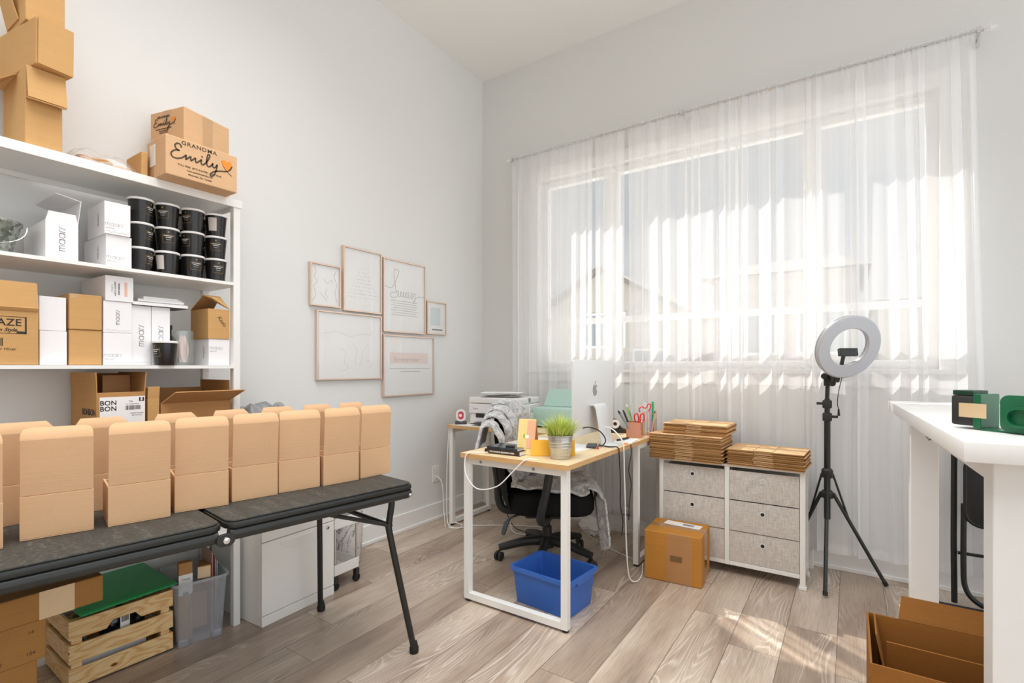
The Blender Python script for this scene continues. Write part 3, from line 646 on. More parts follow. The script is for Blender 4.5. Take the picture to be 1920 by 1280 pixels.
# bag of wooden rounds
def pillow_bag(name, label, loc, L_, W_, H_, film, rz=0, seed=1, parent=None):
    t = thing(name, label, 'bag', loc, rz) if not parent else parent
    rg = random.Random(seed); m = MB()
    def top(u, v):
        x, y = (u - .5) * W_, (v - .5) * L_; e = max(0, (1 - (2 * u - 1) ** 4)) * max(0, (1 - (2 * v - 1) ** 6))
        return (x, y, .002 + H_ * e * (.75 + .35 * noise.noise(Vector((u * 4 + seed, v * 5, seed)))))
    m.grid(top, 16, 22); m.build('film', film, t, smooth=True)
    return t
t = pillow_bag('clear_bag', 'clear plastic bag of brown wooden rounds lying on the top shelf', (.235, -2.72, z), .225, .16, .075, M['bag_film'], seed=4)
wd_ = mk('toasted_wood', '#b5803f', .7, var=.3, scale=25)
for i in range(9):
    a = rnd.uniform(0, 6.28); x, y = rnd.uniform(-.045, .045), -.08 + .019 * i
    MB().lathe([(0, 0), (.032, 0), (.034, .004), (.032, .008), (0, .008)], 16, T=TR(x, y, .012 + .006 * (i % 3)) @ Matrix.Rotation(.35 * rnd.uniform(-1, 1), 4, 'X') @ Matrix.Rotation(.3 * rnd.uniform(-1, 1), 4, 'Y')).build('wooden_round', wd_, t, smooth=True)
t, hx, hy, h = carton('small_carton', 'small brown carton between the clear bag and the printed cartons', 'box', .15, .3, -2.605, -2.583, z, z + .105, M['kraft_orange'])
t, hx, hy, h = carton('printed_carton', 'printed brown carton with a heart, jutting over the front edge of the top shelf', 'box', .262, .43, -2.572, -2.3, z, z + .155, M['kraft'], tape=None)
emily(t, FX((hx + .0002, .0, h * .58)), .245)
plate('shipping_label', FY_((-.03, -hy - .0007, h * .6)), .052, .085, M['label_white'], t); barcode(t, FY_((-.02, -hy - .0009, h * .62)), .02, .03, 3)
MB().box(-.06, -.015, -hy - .0013, -hy - .0008, 0, h).build('tape_strip', M['tape'], t)
t, hx, hy, h = carton('printed_carton', 'larger brown carton with cursive print and a heart, behind the jutting one', 'box', .045, .25, -2.47, -2.25, z, z + .36, M['kraft'], rz=radians(14), tape='y')
emily(t, FY_((-.012, -hy - .0014, h * .85)), .14)
MB().box(hx + .0005, hx + .001, -.025, .025, 0, h).build('tape_strip', M['tape'], t)
# ---------------------------------------------------------------- second shelf
z = SH[1] + G
t = thing('galvanised_bucket', 'small galvanised metal bucket at the left end of the second shelf', 'bucket', (.2, -3.02, z))
MB().lathe([(0, 0), (.06, 0), (.062, .004), (.088, .105), (.093, .112), (.09, .116), (.085, .11), (.057, .008), (0, .008)], 36).build('pail', M['galv'], t, smooth=True)
MB().lathe([(.086, .108), (.093, .11), (.093, .118), (.086, .118), (.086, .108)], 36).build('rolled_rim', M['galv'], t, smooth=True)
MB().tube([(.09 * cos(a) * .4, .09 * sin(a), .1 - .07 * cos(a)) for a in [radians(-90 + 180 * k / 14) for k in range(15)]][::1], .0016, 6).build('bail_handle', M['chrome'], t, loc=(.07, 0, 0))
t, hx, hy, h = open_carton('open_white_box', 'white printed box with its lid flaps standing open on the second shelf', .05, .31, -2.892, -2.803, z, z + .135, M['white_card'], [('+x', .032, 2, .008), ('+y', .085, 6, .0)], wt=.0018)
MB().sheet([(hx, hy + .009, h + .084), (-hx, hy + .009, h + .084), (-hx + .01, hy - .06, h + .1), (hx - .012, hy - .06, h + .1)], .0015).build('tuck_flap', M['white_card'], t)
maars(t, FXV((hx + .0003, .0, .075)), .0165, M['ink_grey'], .0015, sub=False)
petal_lines(t, FX((hx + .0003, 0, .012)), .08, .004)
def white_box(label, x0, x1, y0, y1, z0, z1, front='h', side=True, s=.011, group=None, rz=0, fy=None, fz=.3):
    t, hx, hy, h = carton('white_box', label, 'box', x0, x1, y0, y1, z0, z1, M['white_card'], group=group, bevel=.0015, rz=rz)
    if front == 'h': maars(t, FX((hx + .0003, fy if fy is not None else -hy * .25, h * fz)), s, M['ink_faint'], s * .09)
    if front == 'v': maars(t, FXV((hx + .0003, 0, h * .5)), s, M['ink_grey'], s * .1, sub=False)
    if front and front != 'n': petal_lines(t, FX((hx + .0003, 0, h * .08)), hy * 1.8, .004)
    if side: maars(t, FYV((hx * .3, -hy - .0003, h * .5)), s * .9, M['ink_grey'], s * .1, sub=False)
    return t, hx, hy, h
white_box('white printed box, lower of the two stacked beside the black tubs', .08, .31, -2.722, -2.641, z, z + .121, 'h')
white_box('white printed box, upper of the two stacked beside the black tubs', .13, .318, -2.727, -2.646, z + .1218, z + .243, 'h', rz=radians(-1))
# black tubs with white lids
def tub(loc, rz, label, kind):
    t = thing('black_tub', label, 'tub', loc, rz, None)
    MB().lathe([(0, 0), (.0345, 0), (.0355, .003), (.0425, .088), (.0, .088)], 32).build('tub_body', TUBM, t, smooth=True)
    MB().lathe([(.0, .0882), (.0442, .0882), (.0449, .0895), (.0449, .0955), (.0435, .097), (.043, .097), (.042, .0945), (0, .0945)], 32).build('lid', M['label_white'], t, smooth=True)
    R = lambda z_: .0355 + .008 * (z_ - .003) / .085 + .0003
    def wrap(name, a0, a1, z0, z1, mat):
        m = MB(); n = 8
        m.v = [(R(zz) * cos(a), R(zz) * sin(a), zz) for zz in (z0, z1) for a in [radians(a0 + (a1 - a0) * k / n) for k in range(n + 1)]]
        m.f = [(k, k + 1, n + 2 + k, n + 1 + k) for k in range(n)]; return m.build(name, mat, t)
    if kind == 'n':      # nutrition panel side
        wrap('facts_panel', -26, 22, .022, .078, M['facts'])
        for q in range(6): pass
    else:
        m = MB(); n = 8
        for (a0, a1, z0, z1) in ((-30, 30, .034, .0348), (-30, 30, .066, .0668), (-30, -29, .034, .0668), (29, 30, .034, .0668)):
            k0 = len(m.v); m.v += [(R(zz) * cos(a), R(zz) * sin(a), zz) for zz in (z0, z1) for a in [radians(a0 + (a1 - a0) * k / n) for k in range(n + 1)]]
            m.f += [(k0 + k, k0 + k + 1, k0 + n + 2 + k, k0 + n + 1 + k) for k in range(n)]
        m.build('gold_frame', M['goldline'], t)
        for (zz, hh, aw) in ((.060, .0028, 24), (.0535, .0028, 15), (.0455, .0012, 12)):
            wrap('lettering', -aw, aw, zz, zz + hh, M['tubtext'])
        wrap('gold_dot', -4, 4, .074, .079, M['goldline'])
    return t
TUBM = mk('glossy_black_tub', '#1d1b1a', .22, var=.05)
M['facts'] = mk('facts_label', '#cfc5bf', .5, var=.15, scale=260); M['goldline'] = mk('gold_line', '#a5823f', .4); M['tubtext'] = mk('tub_lettering', '#c9c5bf', .5, var=.45, scale=420)
tp = .0978
def tubs():
    pos = {'first': (.262, -2.594), 'second': (.266, -2.502), 'third': (.28, -2.41), 'fourth': (.284, -2.318),
           'bs': (.17, -2.5), 'b3': (.184, -2.405), 'bf': (.176, -2.31)}
    rank = ('bottom', 'middle', 'top')
    fr = {'first': 'front stack against the white boxes', 'second': 'second front stack from the left', 'third': 'third front stack from the left', 'fourth': 'front stack nearest the right post'}
    bk = {'bs': 'back stack left of the middle', 'b3': 'back stack behind the third front stack', 'bf': 'back stack nearest the right post'}
    kinds = {'second': 'nff', 'third': 'fff', 'fourth': 'ffn', 'first': 'fff', 'bf': 'nff', 'b3': 'ffn', 'bs': 'fff'}
    turn = {'first': (60, 60, 60), 'second': (-35, 10, -20), 'third': (20, -45, -38), 'fourth': (15, 0, -18), 'bs': (-60,) * 3, 'b3': (-70, -70, -30), 'bf': (-20, 0, -25)}
    for k, (x, y) in pos.items():
        for i in range(3):
            dx, dy = rnd.uniform(-.0008, .0008), rnd.uniform(-.0008, .0008)
            tub((x + dx, y + dy, z + i * tp), radians(turn[k][i] - 25), 'black tub with a white lid, %s of the %s' % (rank[i], fr.get(k) or bk[k]), kinds[k][i])
tubs()
for o_ in list(COL.objects):
    if o_.name.startswith('black_tub') and o_.type == 'EMPTY': o_['group'] = 'black tubs on the second shelf'
# ---------------------------------------------------------------- third shelf
z = SH[2] + G; fx = .3
t = thing('large_brown_carton', 'large taped carton with bold black print, leftmost on the third shelf', 'box', (.19, -3.02, z))
b = MB().box(-.14, .14, -.11, .106, 0, .18); b.build('body', M['kraft_orange'], t, bevel=.003)
MB().sheet([(.139, -.11, .1805), (.139, .104, .1805), (.148, .104, .192), (.148, -.11, .192)], .003).sheet([(.144, -.11, .186), (.144, .104, .186), (.136, .102, .276), (.136, -.11, .276)], .004).build('front_flap', M['kraft_orange'], t)
MB().sheet([(-.139, .102, .181), (-.139, -.11, .181), (-.15, -.11, .26), (-.15, .102, .26)], .004).build('flap', M['kraft_orange'], t)
T_ = FX((.1404, .0, .133))
text('BLAZE', .0325, M['ink'], T_ @ TR(.064, .006, 0), t, bold=.0003, align='RIGHT', spacing=1.02)
text('n Style', .016, M['ink'], T_ @ TR(.052, -.018, 0), t, bold=.0003, align='RIGHT', shear=.4)
MB().box(-.09, .076, .025, .0265, 0, .0004).box(-.09, .076, -.03, -.0285, 0, .0004).box(.072, .076, -.03, .0265, 0, .0004).box(.052, .072, -.0285, -.022, 0, .0004).build('print_border', M['ink'], t).matrix_local = T_
barcode(t, FX((.1404, -.01, .075)), .06, .026, 9)
text('Chasseur Hiver', .013, M['ink_brown'], FX((.1404, .01, .052)), t); text('0963', .02, M['ink'], FX((.1404, -.01, .036)), t, bold=.0004)
for q in range(3): MB().sheet([(.1408, -.1 + .03 * q, 0), (.1408, -.092 + .03 * q, 0), (.1411, -.096 + .034 * q, .06 + .02 * q), (.1411, -.099 + .034 * q, .06 + .02 * q)], .0004).build('tape_shred', M['tape'], t)
carton('white_box', 'plain white box, lower of the two beside the large taped carton', 'box', .12, fx, -2.905, -2.832, z, z + .119, M['white_card'], bevel=.0015)
carton('white_box', 'plain white box, upper of the two beside the large taped carton', 'box', .12, fx, -2.906, -2.834, z + .1198, z + .239, M['white_card'], bevel=.0015)
carton('kraft_box', 'plain tan box, lower of the two between the white stacks', 'box', .13, fx, -2.826, -2.731, z, z + .128, M['kraft_orange'])
t, hx, hy, h = carton('kraft_box', 'plain tan box with a tape scrap, upper of the two between the white stacks', 'box', .13, fx + .004, -2.827, -2.732, z + .1288, z + .257, M['kraft_orange'])
plate('tape_scrap', FX((hx + .0004, -hy + .012, h - .009)), .02, .012, M['tape'], t)
white_box('white printed box at the bottom of the three-high stack left of the tall boxes', .12, fx, -2.727, -2.637, z, z + .122, 'h', side=False, fy=-.015)
white_box('white printed box, middle of the three-high stack left of the tall boxes', .12, fx, -2.727, -2.637, z + .1228, z + .242, 'v', side=False)
t, hx, hy, h = carton('white_box', 'white box with a barcode and a salmon label, top of the three-high stack', 'box', .05, fx + .004, -2.722, -2.633, z + .2428, z + .338, M['white_card'], bevel=.0015)
plate('salmon_label', FX((hx + .0002, hy * .45, h * .5)), .009, .055, M['pink_print'], t, .0004)
barcode(t, FXV((hx + .0002, -hy * .05, h * .5)), .045, .006, 12); text('maars', .012, M['ink_faint'], FXV((hx + .0002, -hy * .55, h * .5)), t); text('ABC2 4567891', .009, M['ink'], FXV((hx + .0002, -hy * .3, h * .5)), t)
for nm, y0 in (('left', -2.634), ('right', -2.566)):
    t, hx, hy, h = carton('tall_white_box', 'tall narrow white printed box, %s of the pair' % nm, 'box', .13, fx - .012, y0, y0 + .066, z, z + .236, M['white_card'], bevel=.0015)
    maars(t, FXV((hx + .0003, 0, h * .5)), .0165, M['ink_grey'], .0016, sub=False); petal_lines(t, FX((hx + .0003, 0, .012)), .06, .004)
tub((.365 - .04, -2.533, z), radians(-75), 'lone black tub with a white lid in front of the tall white boxes', 'f')
# books lying on the tall boxes
bk_lab = ['thick dark-covered book, lowest of the pile on the tall white boxes', 'white book in the middle of the pile on the tall white boxes', 'thin white notebook near the top of the pile on the tall white boxes', 'thinnest pale booklet, topmost of the pile on the tall white boxes']
zz = z + .2366
for i, (t_, L_, y0, x1) in enumerate(((.016, .2, -2.635, .3), (.011, .165, -2.61, .29), (.009, .145, -2.59, .26), (.005, .13, -2.585, .255))):
    t = thing('book', bk_lab[i], 'book', (x1 - .07, y0 + L_ / 2, zz), radians((-1, -2, 4, 2)[i]))
    MB().box(-.07, .0685, -L_ / 2 + .002, L_ / 2 - .002, .0012, t_ - .0012).build('page_block', M['paper'], t)
    cm = M['dark_grey'] if i == 0 else M['label_white']
    MB().box(-.072, .07, -L_ / 2, L_ / 2, 0, .0012).box(-.072, .07, -L_ / 2, L_ / 2, t_ - .0012, t_).box(-.072, .07, -L_ / 2, -L_ / 2 + .0012, .0012, t_ - .0012).build('cover', cm, t)
    zz += t_ + .0003
# glass vase with pink feathers, open kraft box on white box
t = thing('glass_vase', 'clear square glass vase holding pale pink feathers on the third shelf', 'vase', (.27, -2.445, z))
b = MB(); pr = rrect(.066, .066, .012); pi_ = rrect(.058, .058, .009); n_ = len(pr)
b.v = [(x, y, 0) for x, y in pr] + [(x, y, .145) for x, y in pr] + [(x, y, .145) for x, y in pi_] + [(x, y, .012) for x, y in pi_]
b.f = [tuple(range(n_))[::-1], tuple(range(3 * n_, 4 * n_))] + [(r_ * n_ + i, r_ * n_ + (i + 1) % n_, (r_ + 1) * n_ + (i + 1) % n_, (r_ + 1) * n_ + i) for r_ in range(3) for i in range(n_)]
b.build('vase_wall', M['glass'], t, smooth=True)
fe = mk('pale_pink_feather', '#f1d6cf', .9, var=.15, scale=80)
f_ = tag(empty('feather_bunch', (.27, -2.445, z + .013)), 'pale pink feathers standing inside the glass vase', 'feather')
for i in range(5):
    a = i * 1.26; m = MB()
    m.grid(lambda u, v: ((u - .5) * .04 * sin(pi * min(1, v * .9 + .1)) * cos(a) + .010 * cos(a + 1.57), (u - .5) * .04 * sin(pi * min(1, v * .9 + .1)) * sin(a) + .010 * sin(a + 1.57), .115 * v), 6, 10)
    m.build('feather', fe, f_, smooth=True)
white_box('white printed box under the open kraft box at the right end of the third shelf', .19, .315, -2.362, -2.275, z, z + .115, 'h', side=True, fz=.65)
t, hx, hy, h = open_carton('kraft_mailer_open', 'tan open box with its lid raised, on the white box by the right post', .16, .318, -2.366, -2.276, z + .1158, z + .246, M['kraft_orange'], [])
MB().sheet([(-hx, hy, h), (-hx, -hy, h), (hx - .02, -hy - .01, h + .055), (hx - .02, hy - .03, h + .055)], .004).build('lid_flap', M['kraft_dim'], t)
MB().sheet([(hx - .02, hy - .03, h + .055), (hx - .02, -hy - .01, h + .055), (hx + .01, -hy + .01, h + .045), (hx + .0, hy - .0, h + .002)], .003).build('tuck_flap', M['kraft_orange'], t)
text('Kado', .024, M['ink_brown'], FX((hx + .0003, .012, h * .6)) @ Matrix.Rotation(radians(-55), 4, 'Z'), t, shear=.3)
t = thing('black_bottle', 'dark bottle lying in shadow behind the glass vase', 'bottle', (.14, -2.45, z))
MB().lathe([(0, 0), (.03, 0), (.032, .004), (.032, .11), (.014, .135), (.014, .155), (0, .155)], 20).build('bottle_body', TUBM, t, smooth=True); MB().lathe([(0, .1552), (.017, .1552), (.017, .175), (0, .175)], 16).build('cap', M['black_plastic'], t, smooth=True)
# ---------------------------------------------------------------- fourth shelf (behind the folding table)
z = SH[3] + G
t, hx, hy, h = open_carton('labelled_carton', 'brown carton with flaps up and a big white shipping label, on the fourth shelf', .06, .335, -2.758, -2.605, z, z + .268, M['kraft_dim'], [('-x', .07, -8, .0), ('-y', .075, 2, .0), ('+y', .075, 4, .0)])
MB().box(-.002, .002, hy - .004 - .09, hy - .004, .2, .33).build('inner_divider', M['kraft_dim'], t)
plate('shipping_label', FX((hx + .0003, .004, h - .07)), .142, .105, M['label_white'], t)
T_ = FX((hx + .001, .004, h - .07))
for i, s_ in enumerate(('BON', 'BON')): text(s_, .024, M['ink'], T_ @ TR(-.045, .03 - .0215 * i, 0), t, bold=.0004)
plate('number_patch', T_ @ TR(.06, .041, 0), .017, .015, M['ink'], t, .0003); text('5', .015, M['label_white'], T_ @ TR(.06, .041, .0003), t, bold=.0008)
barcode(t, T_ @ TR(.033, .01, 0), .05, .016, 22); text('750g', .007, M['ink'], T_ @ TR(.025, .034, 0), t); text('10 x 1.5 assorted mix', .005, M['ink'], T_ @ TR(.03, .024, 0), t)
text('MADE IN CANADA', .005, M['ink'], T_ @ TR(.045, -.012, 0), t); text('NET WT 750 G', .005, M['ink'], T_ @ TR(.045, -.02, 0), t)
text('BONBON', .032, M['ink'], FY_((.06, -hy - .0003, h - .075)), t, bold=.0008)
t, hx, hy, h = open_carton('slim_carton', 'slim brown carton standing between the labelled carton and the wide open one', .1, .33, -2.595, -2.555, z, z + .24, M['kraft_orange'], [('+x', .045, 6, .0)])
t, hx, hy, h = open_carton('wide_open_carton', 'wide brown open carton with its front flap folded down on the fourth shelf', .06, .325, -2.548, -2.275, z, z + .215, M['kraft_dim'], [('-x', .055, -4, .0), ('+y', .09, -2, .0)])
MB().sheet([(hx, -hy + .002, h), (hx, hy - .002, h), (hx + .06, hy + .035, h + .045), (hx + .06, -hy + .03, h + .045)], -.004).build('front_flap', M['kraft_dim'], t)
# ================================================================ folding table
TA = radians(-7.63); TZ = .71
E0 = Vector((1.121, -2.69, 0)); TU = Vector((cos(TA), sin(TA), 0)); TV = Vector((-sin(TA), cos(TA), 0))
t = thing('folding_table', 'black folding table with a centre hinge, holding the rows of open boxes', 'table', tuple(E0), TA)
TD = .70; TH = .675
for nm, v0, v1 in (('a', -TH, -.004), ('b', .004, TH)):
    pr = rrect(TD, v1 - v0, .03); cx, cy = -TD / 2, (v0 + v1) / 2
    lf_ = MB().prism([(x * .985 + cx, y * .985 + cy) for x, y in pr], .006, TR(0, 0, TZ - .006)).build('table_leaf', M['table_black'], t, bevel=.0025, smooth=True)
    MB().prism([(x + cx, y + cy) for x, y in pr], .018, TR(0, 0, TZ - .0245)).build('leaf_rim', M['black_metal'], lf_, bevel=.004, smooth=True)
    b = MB()
    for u in (-.018, -TD + .018): b.tube([(u, v0 + .012, TZ - .042), (u, v1 - .012, TZ - .042)], .019, 14)
    b.tube([(-.018, v1 - .03 if nm == 'b' else v0 + .03, TZ - .047), (-TD + .018, v1 - .03 if nm == 'b' else v0 + .03, TZ - .047)], .0125, 10)
    b.build('edge_rail', M['black_metal'], t, smooth=True)
for u in (-.012, -TD + .012):
    MB().prism(rrect(.05, .036, .017), .012, TR(u + .009, 0, TZ - .05) @ Matrix.Rotation(radians(90), 4, 'Z') @ Matrix.Rotation(radians(90), 4, 'X')).build('hinge_plate', M['black_metal'], t, bevel=.002)
    MB().lathe([(0, 0), (.0105, 0), (.009, .004), (0, .005)], 14, T=TR(u + .0212, 0, TZ - .05) @ Matrix.Rotation(radians(90), 4, 'Y')).build('rivet', M['chrome'], t, smooth=True)
MB().lathe([(0, 0), (.009, 0), (.008, .004), (0, .005)], 14, T=TR(-.001, TH - .02, TZ - .047) @ Matrix.Rotation(radians(90), 4, 'Y')).build('rivet', M['chrome'], t, smooth=True)
for sv in (1, -1):
    for u, fu, fv in ((-.075, -.0685, .725), (-TD + .06, -.683, .648)):
        leg = MB().tube(cr([(u, sv * (TH - .05), TZ - .05), (u, sv * (TH - .055), TZ - .1), (u - .004, sv * (TH - .062), TZ - .16), (u, sv * (TH - .058), TZ - .22), (fu, sv * (fv - .004), .03)], 6), .0125, 12).build('leg', M['black_metal'], t, smooth=True)
        MB().lathe([(0, 0), (.0165, .0), (.0185, .006), (.0185, .022), (.015, .032), (.0128, .045), (0, .045)], 16, ax=(fu, sv * fv)).build('rubber_foot', M['rubber'], leg, smooth=True)
        if sv > 0: MB().tube([(u - .002, sv * (TH - .06), TZ - .17), (u - .002, sv * (TH - .36), TZ - .055)], .0075, 8).build('brace', M['black_metal'], t, smooth=True)
    MB().tube([(-.07, sv * (TH - .062), TZ - .17), (-TD + .07, sv * (TH - .062), TZ - .17)], .01, 10).build('cross_bar', M['black_metal'], t, smooth=True)

# ---- open mailer boxes, backs towards the room
def mailer(loc, rz, label, chamfer=False, lean=4, W=.147, parent=None):
    t = thing('mailer_box', label, 'box', loc, rz, 'open mailer boxes on the folding table')
    D, H, w_ = .15, .113, .0028; hw = W / 2
    b = MB().box(-D, 0, -hw, hw, 0, w_).box(-w_, 0, -hw, hw, w_, H).box(-D, -D + w_, -hw, hw, w_, H - .004)
    b.box(-D + w_, -w_, -hw, -hw + w_ * 2, w_, H - .002).box(-D + w_, -w_, hw - w_ * 2, hw, w_, H - .002)
    b.build('tray', M['kraft'], t, bevel=.0012)
    a = radians(lean); ll = .146
    def P(s, v): return (sin(a) * s - .0005, v, H + cos(a) * s)
    MB().sheet([P(.0012, -hw + .0008), P(.0012, hw - .0008), P(ll, hw - .0008), P(ll, -hw + .0008)], -w_).build('lid', M['kraft'], t, bevel=.0008)
    # tuck flap bending back over the tray, with rounded or clipped corners
    b = MB(); n = 6; rows = []
    for k in range(n + 1):
        aa = a - radians(10 + 38 * k / n); 
        if k == 0: px, pz = P(ll, 0)[0], P(ll, 0)[2]
        else: px += sin(aa) * .036 / n; pz += cos(aa) * .036 / n
        f = k / n; ins = (.022 * f if chamfer else .016 * (1 - sqrt(max(0, 1 - f ** 3))))
        rows.append((px, pz, hw - .001 - ins))
    for dx in (0, -w_ * .8): b.v += [(x + dx, s_ * y, z_) for x, z_, y in rows for s_ in (-1, 1)]
    q = 2 * (n + 1)
    for k in range(n): b.f += [(2 * k, 2 * k + 1, 2 * k + 3, 2 * k + 2), (q + 2 * k, q + 2 * k + 2, q + 2 * k + 3, q + 2 * k + 1), (2 * k, 2 * k + 2, q + 2 * k + 2, q + 2 * k), (2 * k + 1, q + 2 * k + 1, q + 2 * k + 3, 2 * k + 3)]
    b.f.append((2 * n, 2 * n + 1, q + 2 * n + 1, q + 2 * n)); b.build('tuck_flap', M['kraft'], t, smooth=True)
    return t
front = [('B', (.849, -3.073), (.889, -2.92)), ('C', (.895, -2.899), (.928, -2.75)), ('D', (.899, -2.733), (.941, -2.588)), ('E', (.92, -2.571), (.948, -2.424)),
         ('F', (.936, -2.417), (.97, -2.27)), ('G', (.975, -2.264), (.999, -2.112)), ('H', (.990, -2.101), (1.001, -1.953))]
ordn = ['open mailer in the front row right beside the one cut off by the photo edge', 'third open mailer from the left in the front row, its left side visible',
        'fourth open mailer from the left in the front row on the black table', 'front-row open mailer standing just right of the table hinge', 'third open mailer from the right in the front row on the black table',
        'second open mailer from the right in the front row on the black table', 'rightmost open mailer in the front row, nearest the end of the black table']
mailer((.872, -3.176, TZ + .0005), radians(-9), 'leftmost open mailer in the front row, cut off by the photo edge', False, 2)
for i, (k, p, q) in enumerate(front):
    mx_, my_ = (p[0] + q[0]) / 2, (p[1] + q[1]) / 2; a = atan2(q[0] - p[0], q[1] - p[1])
    mailer((mx_, my_ , TZ + .0005), -a, ordn[i] if len(ordn[i].split()) <= 16 else ordn[i], False, (3, 4, 3, 5, 3, 4, 3)[i])
back = [(-3.02, 'leftmost'), (-2.843, 'second from the left'), (-2.645, 'third from the left'), (-2.47, 'fourth from the left'), (-2.3, 'third from the right'), (-2.135, 'second from the right'), (-1.975, 'rightmost')]
for i, (y, nm) in enumerate(back):
    mailer((.655 + .115 * (y + 3.02), y, TZ + .0005), radians(-6 + (i * 37 % 7)), 'open mailer with clipped flap corners, %s of the back row' % nm, True, 3)
# ================================================================ below the shelves and the table
z = .0006
def stack_box(label, x0, x1, y0, y1, z0, z1, rz=0, tape='y', prints=()):
    t, hx, hy, h = carton('brown_carton', label, 'box', x0, x1, y0, y1, z0, z1, M['kraft_deep'], rz=rz, tape=tape, bevel=.004)
    for (s_, y, zz, sz) in prints: text(s_, sz, M['ink_brown'], FX((hx + .0004, y, zz)), t)
    return t, hx, hy, h
stack_box('brown carton standing on the floor at the bottom of the lower left stack', .46, .66, -3.3, -2.99, z, .31, prints=(('1', .05, .2, .03),))
stack_box('brown carton with small printed marks, second from the bottom of the lower left stack', .45, .665, -3.28, -2.972, .3108, .425, prints=(('104', .12, .025, .014), ('150', .05, .02, .014), ('14', .12, .085, .014)))
t, hx, hy, h = stack_box('flat brown carton with a pale tape band, on top of the lower left stack', .42, .67, -3.2, -2.838, .4258, .506, tape=None)
MB().box(hx, hx + .0008, .03, .11, 0, h).build('tape_strip', M['tape_tan'], t)
# pine crate with clutter
CT = radians(-1)
t = thing('wooden_crate', 'knotty pine slatted crate on the floor under the folding table', 'crate', (.16, -2.663, z), CT)
cw, cd, ch = .155, .165, .25      # half depth (x), half width (y)
for i in range(3):
    z0 = .008 + i * .0865; z1 = z0 + .066
    if i == 2:
        pr = [(-cd, z0), (-.055, z0), (-.035, z0 + .026), (.035, z0 + .026), (.055, z0), (cd, z0), (cd, z1), (-cd, z1)]
    else: pr = [(-cd, z0), (cd, z0), (cd, z1), (-cd, z1)]
    for xs_ in (cw - .01, -cw): MB().prism(pr, .01, frame((xs_, 0, 0), Y_, Z_)).build('slat', M['pine'], t, bevel=.001)
    for ys_ in (-cd, cd - .01): MB().box(-cw + .0105, cw - .0105, ys_, ys_ + .01, z0, z1).build('end_slat', M['pine'], t, bevel=.001)
for sx in (-1, 1):
    for sy in (-1, 1):
        x0 = sx * (cw - .0105) - (.022 if sx > 0 else 0); y0 = sy * (cd - .0105) - (.03 if sy > 0 else 0)
        MB().box(x0, x0 + .022, y0, y0 + .03, .008, .245).build('corner_post', M['pine'], t)
MB().box(-cw + .011, cw - .011, -cd + .011, cd - .011, .008, .018).build('crate_floor', M['pine'], t)
def at_crate(x, y, zz): p = RZ(CT) @ Vector((x, y, 0)); return (.16 + p.x, -2.663 + p.y, z + zz)
def crumple(name, label, cat, loc, sx, sy, sz, mat, seed, rz=0):
    m = MB(); n = 14
    def fn(u, v):
        a = 2 * pi * u; b_ = pi * (v - .5); k = .8 + .35 * noise.noise(Vector((cos(a) * 1.6, sin(a) * 1.6, b_ * 1.4)) * 1.6 + Vector((seed, 0, 0)))
        return (sx * k * cos(a) * cos(b_), sy * k * sin(a) * cos(b_), sz * (1 + k * sin(b_)))
    m.grid(fn, 24, n); o = m.build(name, mat, None, smooth=True); o.location = loc; o.rotation_euler = (0, 0, rz); return tag(o, label, cat)
crumple('black_bag', 'crumpled glossy black bag inside the pine crate', 'bag', at_crate(.06, .02, .05), .06, .085, .085, mk('glossy_black_film', '#17181a', .2), 3)
crumple('clear_supply_bag', 'clear bag of coloured craft supplies in the pine crate near its left end', 'bag', at_crate(.05, -.1, .12), .05, .035, .06, mk('mixed_supplies', '#7d8a86', .3, var=.6, scale=30), 8)
bk = thing('label_card', 'small card with a barcode showing through the gaps of the pine crate', 'card', at_crate(.128, .01, .15), CT + radians(8))
MB().box(-.001, .001, -.016, .016, 0, .07).build('card_sheet', M['label_white'], bk); barcode(bk, FX((.0012, 0, .04)), .024, .03, 5)
t = thing('paper_roll', 'rolled white paper lying inside the pine crate behind the lowest gap', 'paper', at_crate(.07, -.02, .06), CT)
MB().tube([(0, -.12, 0), (0, .11, 0)], .028, 18, caps=False).tube([(0, -.119, 0), (0, .109, 0)], .02, 18, caps=False).build('paper_tube', M['paper'], t, smooth=True)
gs = clear('green_film', '#118a4c', .2, .08)
t = thing('green_sheet_stack', 'stack of glossy green plastic sheets lying slanted on the pine crate', 'plastic sheets', (.165, -2.645, z + .262), radians(3))
MB().add([(-.16, -.17, .02), (.16, -.165, .0), (.158, .155, 0), (-.16, .16, .02), (-.16, -.17, .024), (.16, -.165, .004), (.158, .155, .004), (-.16, .16, .024)], [(0, 1, 2, 3), (4, 7, 6, 5), (0, 4, 5, 1), (1, 5, 6, 2), (2, 6, 7, 3), (3, 7, 4, 0)]).build('green_sheet', mk('glossy_green_sheet', '#12a055', .15, var=.15, scale=7), t)
t, hx, hy, h = carton('flat_carton', 'flat tan carton lying on the low shelf just under the folding table edge', 'box', .08, .335, -2.66, -2.468, SH[4] + G, SH[4] + .045, M['kraft_orange'])
